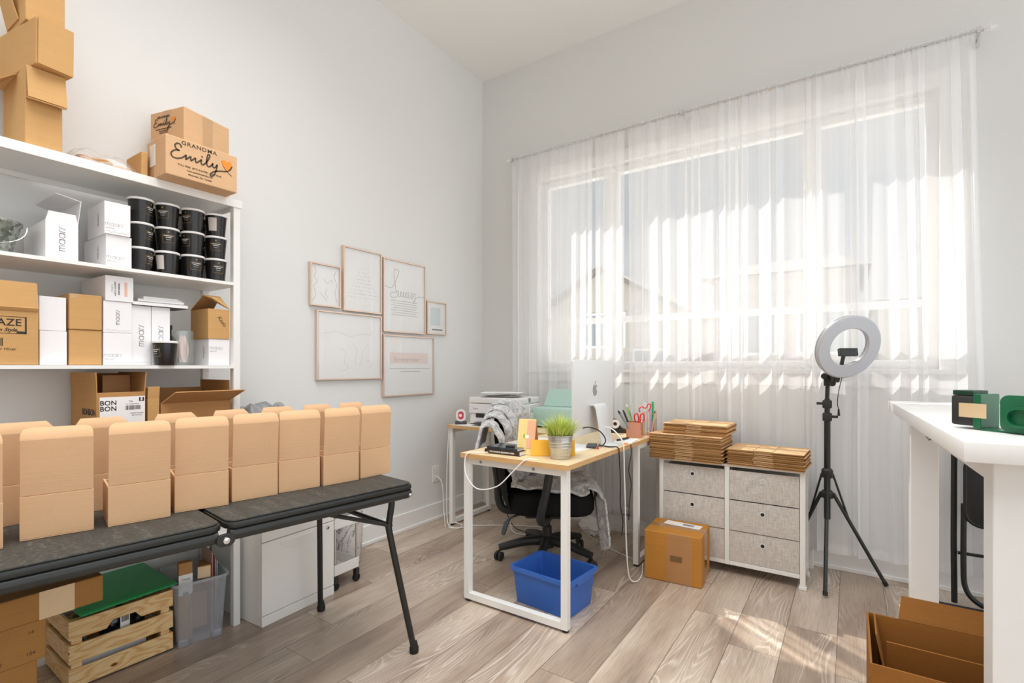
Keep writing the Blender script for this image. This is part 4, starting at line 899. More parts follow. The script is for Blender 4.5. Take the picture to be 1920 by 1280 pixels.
# clear plastic tub
CB = radians(-12); bx, by = .225, -2.381
t = thing('clear_storage_tub', 'clear plastic storage tub of craft supplies beside the pine crate', 'tub', (bx, by, z), CB)
def tub_shell(name, mat, par, x0, y0, x1, y1, H_, th, r0=.02, r1=.025, base=.0):
    A, B_, C_, D_ = rrect(x0, y0, r0), rrect(x1, y1, r1), rrect(x1 - 2 * th, y1 - 2 * th, r1 - th), rrect(x0 - 2 * th, y0 - 2 * th, r0 - th); n = len(A); m = MB()
    m.v = [(x, y, base) for x, y in A] + [(x, y, H_) for x, y in B_] + [(x, y, H_) for x, y in C_] + [(x, y, base + th) for x, y in D_]
    m.f = [tuple(range(n))[::-1], tuple(range(3 * n, 4 * n))] + [(k * n + i, k * n + (i + 1) % n, (k + 1) * n + (i + 1) % n, (k + 1) * n + i) for k in range(3) for i in range(n)]
    return m.build(name, mat, par, smooth=True)
tub_shell('tub_wall', M['clear_bin'], t, .235, .17, .27, .2, .262, .002)
pr, pq = rrect(.286, .216, .033), rrect(.27, .2, .025); n = len(pr); m = MB()
m.v = [(x, y, zz) for zz in (.255, .265) for x, y in pr] + [(x, y, zz) for zz in (.265, .255) for x, y in pq]
m.f = [(k * n + i, k * n + (i + 1) % n, ((k + 1) % 4) * n + (i + 1) % n, ((k + 1) % 4) * n + i) for k in range(4) for i in range(n)]
m.build('rim', M['clear_bin'], t, smooth=True)
for y0, y1 in ((-.083, -.045), (.04, .08)): MB().box(.085, .128, y0, y1, .0, .03).build('foot_ridge', M['clear_bin'], t, bevel=.004)
MB().tube([(.122, -.05, .03), (.1335, -.035, .22), (.1335, .065, .22), (.122, .06, .03)], .0022, 6).build('panel_rib', M['clear_bin'], t)
def at_bin(x, y, zz): p = RZ(CB) @ Vector((x, y, 0)); return (bx + p.x, by + p.y, z + zz)
t, hx, hy, h = carton('narrow_carton', 'tall narrow kraft carton with a white label standing in the clear tub', 'box', 0, .035, 0, .05, 0, .33, M['kraft_dim'])
t.location = at_bin(.078, -.05, .008); t.rotation_euler = (0, 0, CB)
plate('label', FX((hx + .0003, 0, h * .72)), .05, .085, M['label_white'], t); text('Cricut', .012, M['ink'], FX((hx + .001, 0, h * .79)), t); plate('grey_mark', FX((hx + .001, 0, h * .6)), .02, .018, M['grey_plastic'], t, .0003)
t, hx, hy, h = carton('small_carton', 'small kraft carton with a square pale end leaning out of the clear tub', 'box', 0, .15, 0, .05, 0, .05, M['kraft_dim'])
t.location = at_bin(.03, .035, .245); t.rotation_euler = (0, radians(-8), CB - radians(15)); plate('pale_end', FX((hx + .0003, 0, h * .5)), .046, .046, M['tape_tan'], t)
t, hx, hy, h = carton('brown_parcel', 'brown carton lying inside the clear tub', 'box', 0, .12, 0, .07, 0, .15, M['kraft_dim']); t.location = at_bin(-.01, .005, .03); t.rotation_euler = (0, 0, CB)
for i, (c, lab) in enumerate((('#c9a79a', 'dusty pink folder'), ('#9a5f55', 'brown red folder'), ('#e9a9b4', 'pink sheet'), ('#bfe0df', 'pale aqua sheet'))):
    o = thing('folder', '%s standing at the right side of the clear tub' % lab, 'folder', at_bin(.0, .05 + .007 * i, .012), CB)
    MB().box(-.1, .09 - .004 * i, -.001, .001, 0, .34 - .015 * i).build('folder_sheet', mk('folder_%d' % i, c, .6), o)
# filing pedestal
t = thing('filing_pedestal', 'cream white two-drawer filing pedestal standing under the right half of the folding table', 'filing cabinet', (.24, -2.02, z), radians(3))
fx_, fy_, fh = .205, .195, .58
MB().box(-fx_, fx_ - .02, -fy_, fy_, .0, fh).build('carcass', M['cab_white'], t, bevel=.003)
MB().box(fx_ - .0195, fx_, -fy_, fy_, .0, .045).build('plinth', M['cab_white'], t, bevel=.002)
b = MB(); 
fr_ = MB().box(fx_ - .0195, fx_, -fy_, fy_, .048, .372).build('drawer', M['cab_white'], t, bevel=.003)
pts = [(.085 * cos(radians(a)), .045 * sin(radians(a))) for a in range(180, 361, 12)]
MB().prism(pts, .004, FX((fx_ - .001, -.02, .356))).build('handle', mk('handle_recess', '#f4f2ec', .35, var=.01), fr_, bevel=.0015)
MB().box(fx_ - .0195, fx_, -fy_, fy_, .376, fh).build('drawer', M['cab_white'], t, bevel=.003)
MB().lathe([(0, 0), (.0085, 0), (.0085, .005), (.006, .007), (0, .007)], 16, T=TR(fx_, .155, .35) @ Matrix.Rotation(radians(90), 4, 'Y')).build('lock', M['chrome'], t, smooth=True)
# rolling cart
t = thing('rolling_cart', 'white two-tier rolling cart on black castors behind the filing pedestal', 'cart', (.27, -1.722, z), radians(3))
for x in (-.13, .13):
    for y in (-.07, .07):
        MB().tube([(x, y, .07), (x, y, .5)], .005, 8).build('post', M['chrome'], t, smooth=True)
        c_ = MB().tube([(x - .009, y, .02), (x + .009, y, .02)], .0195, 16).build('caster', M['rubber'], t, smooth=True)
        MB().box(x - .013, x + .013, y - .012, y + .012, .034, .07).build('caster_fork', M['black_plastic'], c_, bevel=.003)
for z0 in (.075, .315, .49):
    MB().box(-.14, .14, -.08, .08, z0, z0 + .004).box(-.14, -.136, -.08, .08, z0, z0 + .055).box(.136, .14, -.08, .08, z0, z0 + .055).box(-.136, .136, -.08, -.076, z0, z0 + .055).box(-.136, .136, .076, .08, z0, z0 + .055).build('tray', M['white_metal'], t, bevel=.002)
t = thing('tape_roll', 'roll of brown tape in the bottom tray of the rolling cart', 'tape roll', (.335, -1.757, z + .0795 + .028), 0)
t.rotation_euler = (0, radians(90), radians(20)); MB().lathe([(.016, -.012), (.028, -.012), (.028, .012), (.016, .012), (.016, -.012)], 24).build('tape_body', M['kraft_deep'], t, smooth=True)
t = thing('mint_jar', 'pale mint jar on the upper tray of the rolling cart', 'jar', (.34, -1.752, z + .3195)); MB().lathe([(0, 0), (.03, 0), (.033, .01), (.033, .07), (.026, .085), (0, .085)], 24).build('jar_body', M['mint'], t, smooth=True); MB().lathe([(0, .0855), (.028, .0855), (.028, .098), (0, .098)], 24).build('lid', M['label_white'], t, smooth=True)
t = thing('marbled_bin', 'round white waste bin with a marbled pattern, behind the rolling cart', 'waste bin', (.135, -1.52, z))
MB().lathe([(0, 0), (.085, 0), (.092, .01), (.112, .29), (.109, .29), (.089, .012), (0, .012)], 40).build('bin_body', M['marble'], t, smooth=True)
t = pillow_bag('silver_bag', 'crumpled dark silvery bag on the fourth shelf end behind the mailers', (.19, -2.05, .9), .24, .2, .09, mk('silvery_film', '#9fa1a3', .22, metal=.5, var=.5, scale=18), seed=2)
t.name = 'silver_bag'; t['label'] = 'crumpled silvery bag on top of the filing pedestal, behind the mailers'
t, hx, hy, h = carton('plain_carton', 'plain brown carton standing on the filing pedestal, hidden behind the mailers', 'box', .09, .3, -2.17, -1.93, z + fh + .0004, .899, M['kraft_dim'])
# cut pieces: black dust bag end
# ================================================================ framed prints on the left wall
def picture(label, y0, y1, z0, z1, kind):
    t = thing('framed_print', label, 'picture frame', (.0008, (y0 + y1) / 2, (z0 + z1) / 2)); hy, hz = (y1 - y0) / 2, (z1 - z0) / 2; d, w_ = .022, .009
    b = MB().box(0, d, -hy, -hy + w_, -hz, hz).box(0, d, hy - w_, hy, -hz, hz).box(0, d, -hy + w_, hy - w_, -hz, -hz + w_).box(0, d, -hy + w_, hy - w_, hz - w_, hz)
    b.build('moulding', M['frame_gold'], t, bevel=.0012)
    MB().box(.002, .012, -hy + w_, hy - w_, -hz + w_, hz - w_).build('print_sheet', M['paper'], t)
    MB().box(.0155, .017, -hy + w_, hy - w_, -hz + w_, hz - w_).build('glazing', M['picglass'], t)
    F = FX((.0123, 0, 0)); g = M['ink_grey']; lt = M['ink_faint']
    def st(pts, wd=.0011, mat=g): strokes([cr([(x * hy, y * hz, 0) for x, y in pts], 6)], wd, F, t, mat, 'line_drawing')
    if kind == 'nude':
        st([(-.75, .85), (-.6, .6), (-.72, .35), (-.5, .15), (-.75, -.1), (-.62, -.45), (-.85, -.8)]); st([(.75, .8), (.6, .45), (.78, .1), (.65, -.3), (.8, -.75)])
        st([(-.1, .3), (.15, .12), (.4, .3), (.5, .1)]); st([(-.35, -.35), (-.1, -.55), (.1, -.75)]); st([(.1, -.1), (.02, -.4), (.2, -.6)])
    if kind == 'dots':
        b = MB(); rg = random.Random(4)
        for r_ in range(9):
            n = 2 + min(r_, 8 - 0)
            for k in range(n):
                x = (k - (n - 1) / 2) * .17 + rg.uniform(-.03, .03); y = .38 - r_ * .115
                if abs(x) < .8: q = rg.uniform(.004, .011); b.box(x * hy - q, x * hy + q, y * hz - .0016, y * hz + .0016, 0, .0003)
        b.build('lettering', mk('very_faint_ink', '#cfcfcf', .7), t).matrix_local = F
    if kind == 'success':
        st([(-.98, .27), (-.6, .22), (-.35, .55), (-.28, .72), (-.5, .68), (-.42, .2), (-.35, .02), (-.55, -.05), (-.68, .05), (-.42, .12), (-.3, .16), (-.29, .02), (-.22, .0), (-.18, .16), (-.17, .02), (-.1, .04), (-.03, .15), (-.09, .1), (-.08, .01), (0, .02), (.09, .15), (.03, .1), (.04, .01), (.12, .02), (.21, .1), (.18, .16), (.14, .08), (.18, .0), (.26, .04), (.34, .17), (.36, .06), (.31, -.0), (.4, .03), (.48, .17), (.51, .04), (.46, -.12), (.4, -.1), (.5, .0), (.7, .07), (.98, .08)], .0022)
        for i in range(7): plate('lettering', F @ TR(0, (-.12 - .065 * i) * hz, 0), hy * (1.1 if i % 2 else 1.25), .0035, lt, t, .0003)
    if kind == 'globe': 
        plate('colour_wash', F @ TR(-.1 * hy, .1 * hz, 0), hy * 1.0, hz * 1.1, M['wash'], t, .0003); plate('lettering', F @ TR(.1 * hy, -.7 * hz, 0), hy * 1.1, .01, g, t, .0003)
    if kind == 'map':
        st([(-.8, .35), (-.4, .42), (.0, .3), (.35, .4), (.7, .35)], .001, lt); st([(-.35, -.05), (-.15, -.2), (-.2, -.5), (-.05, -.65), (-.3, -.75)], .001, lt); st([(.05, .1), (.2, -.1), (.15, -.45), (.3, -.55), (.38, -.2), (.55, .1)], .001, lt); st([(.5, -.4), (.7, -.5), (.62, -.65)], .001, lt)
    if kind == 'entre':
        plate('pink_band', F @ TR(0, .25 * hz, 0), hy * 1.5, hz * .36, M['band'], t, .0003)
        text('En·tre·pre·neur:', .042, M['band_ink'], F @ TR(-.02, .2 * hz, .0004), t, sx=.92)
        for i in range(2): plate('lettering', F @ TR(.01, (-.1 - .1 * i) * hz, 0), hy * (1.6 if i == 0 else .8), .004, lt, t, .0003)
M['picglass'] = clear('picture_glass', '#ffffff', .95, .02); M['wash'] = mk('aqua_wash', '#d5e3e4', .6); M['band'] = mk('blush_band', '#eedad2', .6); M['band_ink'] = mk('blush_grey_ink', '#b9a29b', .6)
picture('small rose-gold framed line drawing of a body, leftmost on the wall', -1.669, -1.46, 1.518, 1.772, 'nude')
picture('tall rose-gold framed print with faint scattered text, second from the left', -1.44, -1.134, 1.508, 1.912, 'dots')
picture('rose-gold framed print with one large cursive word', -1.12, -.717, 1.396, 1.897, 'success')
picture('smallest rose-gold framed print, rightmost on the wall', -.70, -.487, 1.402, 1.65, 'globe')
picture('large square rose-gold framed map drawing, lower left of the group', -1.627, -1.134, 1.078, 1.495, 'map')
picture('square rose-gold framed print with a pale pink band, lower right of the group', -1.12, -.625, .955, 1.378, 'entre')
# ================================================================ L-shaped desk
DZ = .735; DT = .022; zd = DZ + .0005
t = thing('corner_desk', 'L-shaped desk with pale oak tops and white square-tube frames by the window', 'desk', (1.3, -.7, 0))
ox, oy = 1.3, -.7
def L_(x, y): return x - ox, y - oy
def lbox(b, x0, x1, y0, y1, z0, z1): return b.box(x0 - ox, x1 - ox, y0 - oy, y1 - oy, z0, z1)
DX0, DX1 = 1.02, 1.617
def top(x0, x1, y0, y1):
    p = lbox(MB(), x0 + .0015, x1 - .0015, y0 + .0015, y1 - .0015, DZ - DT + .0005, DZ).build('table_top', M['oak'], t)
    b = MB(); lbox(b, x0, x0 + .0015, y0, y1, DZ - DT, DZ); lbox(b, x1 - .0015, x1, y0, y1, DZ - DT, DZ); lbox(b, x0 + .0015, x1 - .0015, y0, y0 + .0015, DZ - DT, DZ); lbox(b, x0 + .0015, x1 - .0015, y1 - .0015, y1, DZ - DT, DZ)
    b.build('edge_band', M['oak_edge'], p)
top(.175, DX1, -.655, -.15); top(DX0, DX1, -1.515, -.6565)
S_ = .032; zt = DZ - DT - .0004
def frame_rect(pts, axis):
    """closed square-tube frame in a vertical plane; axis 'x' or 'y' is the long direction"""
    (x0, y0), (x1, y1) = pts; b = MB()
    def leg(x, y): return lbox(MB(), x - S_ / 2, x + S_ / 2, y - S_ / 2, y + S_ / 2, .012, zt).build('leg', M['white_metal'], t, bevel=.0015)
    for x, y in pts:
        l_ = leg(x, y); MB().lathe([(0, 0), (.014, 0), (.014, .005), (.006, .006), (.006, .0119), (0, .0119)], 14, ax=L_(x, y)).build('levelling_foot', M['black_plastic'], l_)
    for z0 in (.012, zt - S_):
        if axis == 'x': lbox(b, x0 + S_ / 2 + .0003, x1 - S_ / 2 - .0003, y0 - S_ / 2, y0 + S_ / 2, z0, z0 + S_)
        else: lbox(b, x0 - S_ / 2, x0 + S_ / 2, y0 + S_ / 2 + .0003, y1 - S_ / 2 - .0003, z0, z0 + S_)
        b.build('rail', M['white_metal'], t, bevel=.0015); b = MB()
frame_rect([(1.04, -1.478), (1.585, -1.478)], 'x'); frame_rect([(1.585, -.6), (1.585, -.175)], 'y'); frame_rect([(.195, -.62), (.195, -.175)], 'y')
b = MB(); lbox(b, .212, 1.568, -.19, -.165, zt - .05, zt - .001); b.build('stretcher', M['white_metal'], t, bevel=.0015)
for x in (1.13, 1.43): MB().lathe([(0, 0), (.0075, 0), (.006, .003), (0, .0035)], 14, T=TR(x - ox, -1.478 - S_ / 2 - oy, zt - .016) @ Matrix.Rotation(radians(90), 4, 'X')).build('bolt', M['grey_plastic'], t, smooth=True)

# ---- all-in-one computer
C0 = (1.447, -.884)
t = thing('desktop_computer', 'silver all-in-one computer on its foot, seen from behind on the desk', 'computer', (C0[0], C0[1], zd), radians(1.5))
pr = rrect(.547, .395, .012)
MB().prism(pr, .0115, frame((-.0057, 0, .262), Y_, Z_)).build('display_back', M['silver'], t, bevel=.002, smooth=True)
MB().prism(rrect(.535, .31, .004), .0006, frame((-.0064, 0, .3), -Y_, Z_)).build('screen', mk('dark_glass', '#101114', .08), t)
MB().prism(rrect(.535, .06, .004), .0006, frame((-.0064, 0, .1), -Y_, Z_)).build('chin', M['label_white'], t)
pf = cr([(.0065, .22, 0), (.03, .222, 0), (.045, .205, 0), (.062, .12, 0), (.075, .03, 0), (.082, .0055, 0)], 6); inner = [(p.x - .006, p.y - .003) for p in pf]
poly = [(p.x, p.y) for p in pf] + [(.145, .0055), (.145, 0), (.07, 0), (.066, .03), (.054, .12), (.039, .2), (.028, .214), (.0065, .213)]
MB().prism(poly, .15, frame((0, .075, 0), X_, Z_)).build('stand', M['silver'], t, bevel=.0012, smooth=True)
# fruit-shaped mark
ap = cr([(0, .62, 0), (.3, .78, 0), (.62, .66, 0), (.72, .5, 0), (.5, .28, 0), (.52, -.02, 0), (.76, -.22, 0), (.6, -.6, 0), (.35, -.86, 0), (.12, -.82, 0), (-.1, -.84, 0), (-.35, -.88, 0), (-.62, -.6, 0), (-.8, -.15, 0), (-.78, .3, 0), (-.55, .68, 0), (-.25, .76, 0)], 4, closed=True)
q = .038
MB().prism([(p.x * q, p.y * q) for p in ap], .0004, frame((.0059, 0, .297), Y_, Z_)).build('logo', M['silver_dark'], t)
lf = cr([(-.02, .82, 0), (.0, 1.1, 0), (.3, 1.36, 0), (.3, 1.08, 0), (.1, .86, 0)], 4, closed=True)
MB().prism([(p.x * q, p.y * q) for p in lf], .0004, frame((.0059, 0, .297), Y_, Z_)).build('logo_leaf', M['silver_dark'], t)
MB().lathe([(.008, 0), (.0125, 0), (.0125, .0012), (.008, .0012), (.008, 0)], 24, T=TR(.0605, .0, .09) @ Matrix.Rotation(radians(80), 4, 'Y') @ Matrix.Scale(1.8, 4, (1, 0, 0))).build('cable_hole', M['silver_dark'], t)
# ---- cables
def cable(label, pts, r, mat, n=8, cat='cable', plug=None):
    P = [Vector(p) for p in pts]; c = P[0].copy()
    t = thing('cable', label, cat, tuple(c)); MB().tube(cr([p - c for p in P], n), r, 7).build('cord', mat, t, smooth=True)
    if plug: MB().box(-.006, .006, -.016, .016, -.004, .004).build('plug', mat, t, bevel=.0015, loc=tuple(P[plug] - c))
    return t
cable('white power cable running from the computer stand down past the desk edge to the floor', [(1.512, -.884, .83), (1.55, -.89, .828), (1.6, -.9, .79), (1.623, -.9, .742), (1.628, -.9, .6), (1.63, -.89, .4), (1.632, -.88, .2), (1.64, -.86, .04), (1.665, -.82, .006), (1.66, -.72, .006), (1.635, -.64, .0063), (1.62, -.59, .02)], .0036, M['cable_white'])
cable('black cable hanging over the desk edge to the left of the white power cable', [(1.5, -.94, .741), (1.56, -.96, .74), (1.617, -.965, .741), (1.626, -.965, .7), (1.628, -.955, .55), (1.622, -.94, .44), (1.632, -.93, .36), (1.628, -.935, .28)], .003, M['cable_black'])
cable('second black cable dangling in waves behind the white power cable', [(1.626, -.8, .735), (1.628, -.8, .68), (1.622, -.82, .6), (1.628, -.8, .52), (1.62, -.81, .4), (1.626, -.83, .33)], .0026, M['cable_black'])
cable('short black cable arching over the desk in front of the display with a plug', [(1.465, -1.06, .84), (1.49, -1.03, .843), (1.53, -.99, .82), (1.55, -.965, .775), (1.53, -.965, .742), (1.49, -.98, .741)], .0032, M['cable_black'], plug=0)
cable('white cable looping below the near left corner of the desk', [(1.45, -1.49, .74), (1.40, -1.515, .737), (1.34, -1.528, .68), (1.26, -1.54, .605), (1.15, -1.545, .58), (1.08, -1.54, .63), (1.06, -1.53, .69), (1.07, -1.522, .737), (1.11, -1.48, .7395), (1.17, -1.43, .7395), (1.22, -1.35, .739)], .0028, M['cable_white'])
cable('white cable coil on the floor by the left legs of the desk', [(.17, -.63, .7), (.165, -.645, .4), (.165, -.648, .15), (.18, -.655, .03), (.23, -.68, .008), (.3, -.67, .0065), (.27, -.6, .0065), (.2, -.63, .02), (.24, -.7, .0065), (.32, -.63, .0065), (.28, -.57, .0065), (.36, -.55, .005), (.55, -.42, .005), (.8, -.3, .005)], .0036, M['cable_white'])
cable('white cables bunched on the floor behind the chair base', [(.72, -.5, .18), (.66, -.53, .1), (.65, -.52, .03), (.7, -.53, .006), (.82, -.5, .006), (.95, -.42, .006), (.85, -.36, .006), (.75, -.42, .006), (.9, -.5, .006), (1.0, -.48, .006)], .0036, M['cable_white'])
cable('black cable hanging from under the desk behind the chair', [(.52, -.45, .7), (.525, -.45, .5), (.53, -.46, .3), (.57, -.48, .15), (.65, -.47, .02), (.8, -.45, .006), (.95, -.43, .0063)], .003, M['cable_black'])
cable('white cable plugged into the outlet and running to the desk leg', [(.02, -.6, .325), (.05, -.6, .32), (.09, -.61, .27), (.12, -.63, .12), (.16, -.66, .01), (.2, -.7, .005)], .003, M['cable_white'])
cable('white cable lying on the floor from the paper bag to the far right leg', [(1.08, -.24, .006), (1.2, -.34, .005), (1.35, -.44, .005), (1.48, -.5, .005), (1.55, -.53, .005)], .003, M['cable_white'])
# ---- things on the near return of the desk
for i, (lab, zz, hh, w_, l_, rz) in enumerate((('dark brown paperback with white lettering on its spine, under the other book', 0, .021, .14, .2, 88), ('glossy dark-covered book lying on the brown paperback', .0215, .012, .13, .18, 86))):
    t = thing('book', lab, 'book', (1.222, -1.382, zd + zz), radians(rz - 90 + 4))
    MB().box(-l_ / 2 + .002, l_ / 2 - .002, -w_ / 2 + .0015, w_ / 2 - .002, .0012, hh - .0012).build('page_block', M['paper'], t)
    c = mk('book_cover_%d' % i, ('#3b2a22', '#3b4046')[i], (.45, .15)[i], var=(.1, .9)[i], scale=14)
    MB().box(-l_ / 2, l_ / 2, -w_ / 2, w_ / 2, 0, .0012).box(-l_ / 2, l_ / 2, -w_ / 2, w_ / 2, hh - .0012, hh).box(-l_ / 2, l_ / 2, -w_ / 2, -w_ / 2 + .0015, .0012, hh - .0012).build('cover', c, t)
    if i == 0: text('THE ULTIMATE BEGINNER GUIDE', .0095, M['label_white'], FY_((.0, -w_ / 2 - .0003, hh / 2)), t, bold=.0002)
t = thing('pocket_gadget', 'small black gadget lying on the glossy book', 'gadget', (1.25, -1.415, zd + .0338), radians(10)); MB().box(-.022, .022, -.012, .012, 0, .009).build('gadget_body', M['black_plastic'], t, bevel=.003)
def tent(name, label, loc, rz, w_, h_, spread, mats, cat='calendar'):
    t = thing(name, label, cat, loc, rz); a = math.atan2(spread / 2, h_)
    for s_, m_ in ((-1, mats[0]), (1, mats[1])):
        MB().sheet([(-w_ / 2, s_ * spread / 2, .0005), (w_ / 2, s_ * spread / 2, .0005), (w_ / 2, s_ * .0008, h_), (-w_ / 2, s_ * .0008, h_)][::-s_], .0014).build('panel', m_, t)
    return t, a
cm1 = mk('buttery_print', '#f1d890', .5, var=.05, scale=20); cm2 = mk('peach_print', '#eeb590', .5, var=.08, scale=15)
t, a = tent('desk_calendar', 'yellow and peach standing desk calendar beside the grass pot', (1.31, -1.35, zd), radians(14), .088, .168, .085, (cm1, cm2))
F = frame((0, -.0236, .085), X_, Vector((0, sin(a), cos(a))))
plate('peach_half', F @ TR(.022, .012, .0008), .04, .136, cm2, t, .0004); plate('white_flower', F @ TR(.004, .0, .0013), .018, .016, M['paper'], t, .0003); plate('green_leaf', F @ TR(-.012, .004, .0013), .007, .016, M['lime'], t, .0003)
b = MB().sheet([(-.0446, -.04, 0), (-.0446, .04, 0), (-.0446, .004, .15), (-.0446, -.004, .15)], -.0012); b.build('side_panel', cm2, t)
t, a = tent('yellow_card', 'low yellow folded card standing behind the grass pot', (1.43, -1.318, zd), radians(33), .21, .072, .07, (M['yellow'], M['yellow']), 'card')
PX, PY = 1.502, -1.374
t = thing('grass_pot', 'artificial grass in a ribbed zinc pot on the near desk corner', 'potted plant', (PX + .0, PY, zd))
MB().lathe([(0, 0), (.044, 0), (.0455, .002), (.051, .05), (.0522, .052), (.0514, .055), (.0526, .062), (.0538, .064), (.053, .067), (.0545, .075), (.0557, .077), (.055, .08), (.0575, .104), (.0605, .106), (.0605, .109), (.057, .109), (.055, .1), (0, .1)], 48).build('pot', M['zinc'], t, smooth=True)
m = MB()
for i in range(650):
    a = rnd.uniform(0, 2 * pi); r0 = .05 * sqrt(rnd.random()); ln = rnd.uniform(.07, .125) * (1.1 - .35 * r0 / .05); lean = rnd.uniform(.15, 1.15) * (r0 / .05) + rnd.uniform(0, .25); wd = rnd.uniform(.0012, .0022)
    p = Vector((r0 * cos(a), r0 * sin(a), .098)); d = Vector((cos(a), sin(a), 0)); sd_ = Vector((-sin(a + rnd.uniform(-.7, .7)), cos(a), 0)).normalized(); k = len(m.v)
    for j in range(5):
        f = j / 4; c = p + d * (ln * (lean * f * .55 + .35 * lean * f * f)) + Z_ * ln * (f - .28 * lean * f * f); w_ = wd * (1 - f ** 2 * .9)
        m.v += [tuple(c + sd_ * w_), tuple(c - sd_ * w_)]
    m.f += [(k + 2 * j, k + 2 * j + 1, k + 2 * j + 3, k + 2 * j + 2) for j in range(4)]
m.build('grass', M['leaf'], t)
# loose papers, reader, pens
def slab(name, label, cat, loc, rz, w_, l_, h_, mat, part=None, bevel=0):
    o = MB().box(-w_ / 2, w_ / 2, -l_ / 2, l_ / 2, 0, h_).build(name, mat, None, bevel=bevel); o.location = loc; o.rotation_euler = (0, 0, rz); return tag(o, label, cat)
slab('paper_sheet', 'white paper sheet on the desk left of the display', 'paper', (1.2, -.98, zd), radians(8), .2, .28, .0012, M['paper'])
slab('paper_sheet', 'white paper sheet lying under the grey card reader', 'paper', (1.42, -1.07, zd), radians(-12), .16, .24, .001, M['paper'])
slab('paper_stack', 'small stack of white paper on the desk edge beside the pink pencil cup', 'paper', (1.56, -.7, zd), radians(8), .1, .17, .006, M['paper'])
slab('notebook', 'grey-edged notebook lying left of the yellow card on the desk', 'notebook', (1.17, -1.17, zd), radians(5), .15, .2, .012, mk('notebook_grey', '#c9cdd2', .5), bevel=.001)
t = thing('card_reader', 'dark grey card reader lying by the foot of the display', 'card reader', (1.487, -1.0, zd), radians(20)); MB().box(-.025, .025, -.05, .05, .004, .014).build('reader_body', M['dark_grey'], t, bevel=.003); MB().box(-.02, .02, -.04, .04, 0, .004).build('base_pad', M['rubber'], t)
t = thing('red_tool', 'small red-handled tool beside the card reader', 'tool', (1.53, -1.02, zd + .006), radians(25)); MB().tube([(0, -.03, 0), (0, .0, 0)], .0055, 10).build('grip', M['red'], t, smooth=True); MB().tube([(0, 0, 0), (0, .04, 0)], .0022, 8).build('shaft', M['chrome'], t, smooth=True)
t = thing('black_pen', 'black pen lying on the small paper stack', 'pen', (1.545, -.7, zd + .0125), radians(-8)); MB().tube([(0, -.07, 0), (0, .05, 0), (0, .068, 0)], [.0055, .0055, .002], 10).build('barrel', M['black_plastic'], t, smooth=True); MB().box(-.001, .001, -.07, -.03, .0056, .007).build('clip', M['chrome'], t)
slab('sticky_note', 'lime sticky note at the foot of the display', 'note', (1.556, -.79, zd), radians(12), .03, .045, .002, M['lime'])
slab('sticky_note', 'orange sticky note at the desk edge beside the display foot', 'note', (1.597, -.8, zd), radians(5), .02, .03, .003, M['orange_print'])
# tape dispenser
t = thing('tape_dispenser', 'black desk tape dispenser behind the display', 'tape dispenser', (1.36, -.37, zd), radians(20))
pts = cr([(-.07, 0, 0), (.065, 0, 0), (.07, .02, 0), (.045, .03, 0), (.025, .05, 0), (.02, .075, 0), (-.005, .09, 0), (-.03, .075, 0), (-.04, .04, 0), (-.075, .02, 0)], 3, closed=True)
MB().prism([(p.x, p.y) for p in pts], .045, FY_((0, .022, 0))).build('dispenser_body', M['black_plastic'], t, bevel=.004, smooth=True)
MB().lathe([(.012, -.01), (.028, -.01), (.028, .01), (.012, .01), (.012, -.01)], 24, T=TR(0, -.028, .058) @ Matrix.Rotation(radians(90), 4, 'X')).build('tape_reel', M['label_white'], t, smooth=True)
t = thing('mint_ornament', 'tiny aqua ornament peeking out from behind the right edge of the display', 'ornament', (1.29, -.36, zd)); MB().tube([(0, 0, 0), (0, 0, .16)], .003, 8).build('stem', M['chrome'], t, smooth=True)
m = MB(); m.lathe([(0, .155), (.014, .165), (.02, .185), (.012, .205), (0, .215)], 16); m.build('bud', mk('aqua_plastic', '#7fd0d4', .35), t, smooth=True)
# copper pencil cup (square, see-through sides) with scissors, pens
cx, cy = 1.535, -.49; cw_ = .042; ch_ = .09; CR_ = radians(10)
t = thing('pencil_cup', 'square rose-copper pencil cup with scissors and pens at the far desk corner', 'pencil cup', (cx, cy, zd), CR_)
cop = clear('copper_tint', '#f0b79a', .45, .15)
for x0, x1, y0, y1 in ((-cw_, -cw_ + .0015, -cw_, cw_), (cw_ - .0015, cw_, -cw_, cw_), (-cw_ + .0015, cw_ - .0015, -cw_, -cw_ + .0015), (-cw_ + .0015, cw_ - .0015, cw_ - .0015, cw_)): MB().box(x0, x1, y0, y1, .002, ch_).build('side_wall', cop, t)
MB().box(-cw_, cw_, -cw_, cw_, 0, .002).build('base', M['copper'], t)
b = MB()
for x in (-cw_, cw_):
    for y in (-cw_, cw_): b.box(x - .0018, x + .0018, y - .0018, y + .0018, .002, ch_)
b.build('corner_edge', M['copper'], t)
def in_cup(x, y, zz): p = RZ(CR_) @ Vector((x, y, 0)); return (cx + p.x, cy + p.y, zd + zz)
def stick(name, label, cat, loc, d, ln, r, mat, tip=None, part='barrel'):
    t = thing(name, label, cat, loc); dv = Vector(d).normalized()
    MB().tube([(0, 0, 0), tuple(dv * ln)], r, 8).build(part, mat, t, smooth=True)
    if tip: MB().tube([tuple(dv * (ln + .0003)), tuple(dv * (ln + .018))], [r, r * .55], 8).build('tip', tip, t, smooth=True)
    return t
stick('pencil', 'lime green pencil leaning left in the copper cup', 'pencil', in_cup(.01, -.01, .006), (-.25, -.22, 1), .185, .0045, M['lime'], M['paper'])
stick('marker', 'thick black marker leaning far left in the copper cup', 'marker', in_cup(.0, -.02, .006), (-.5, -.42, 1), .165, .0075, M['grey_plastic'], M['black_plastic'])
stick('marker', 'slim black marker standing behind the grey one in the copper cup', 'marker', in_cup(-.01, .005, .006), (-.33, -.25, 1), .15, .006, M['black_plastic'], M['black_plastic'])
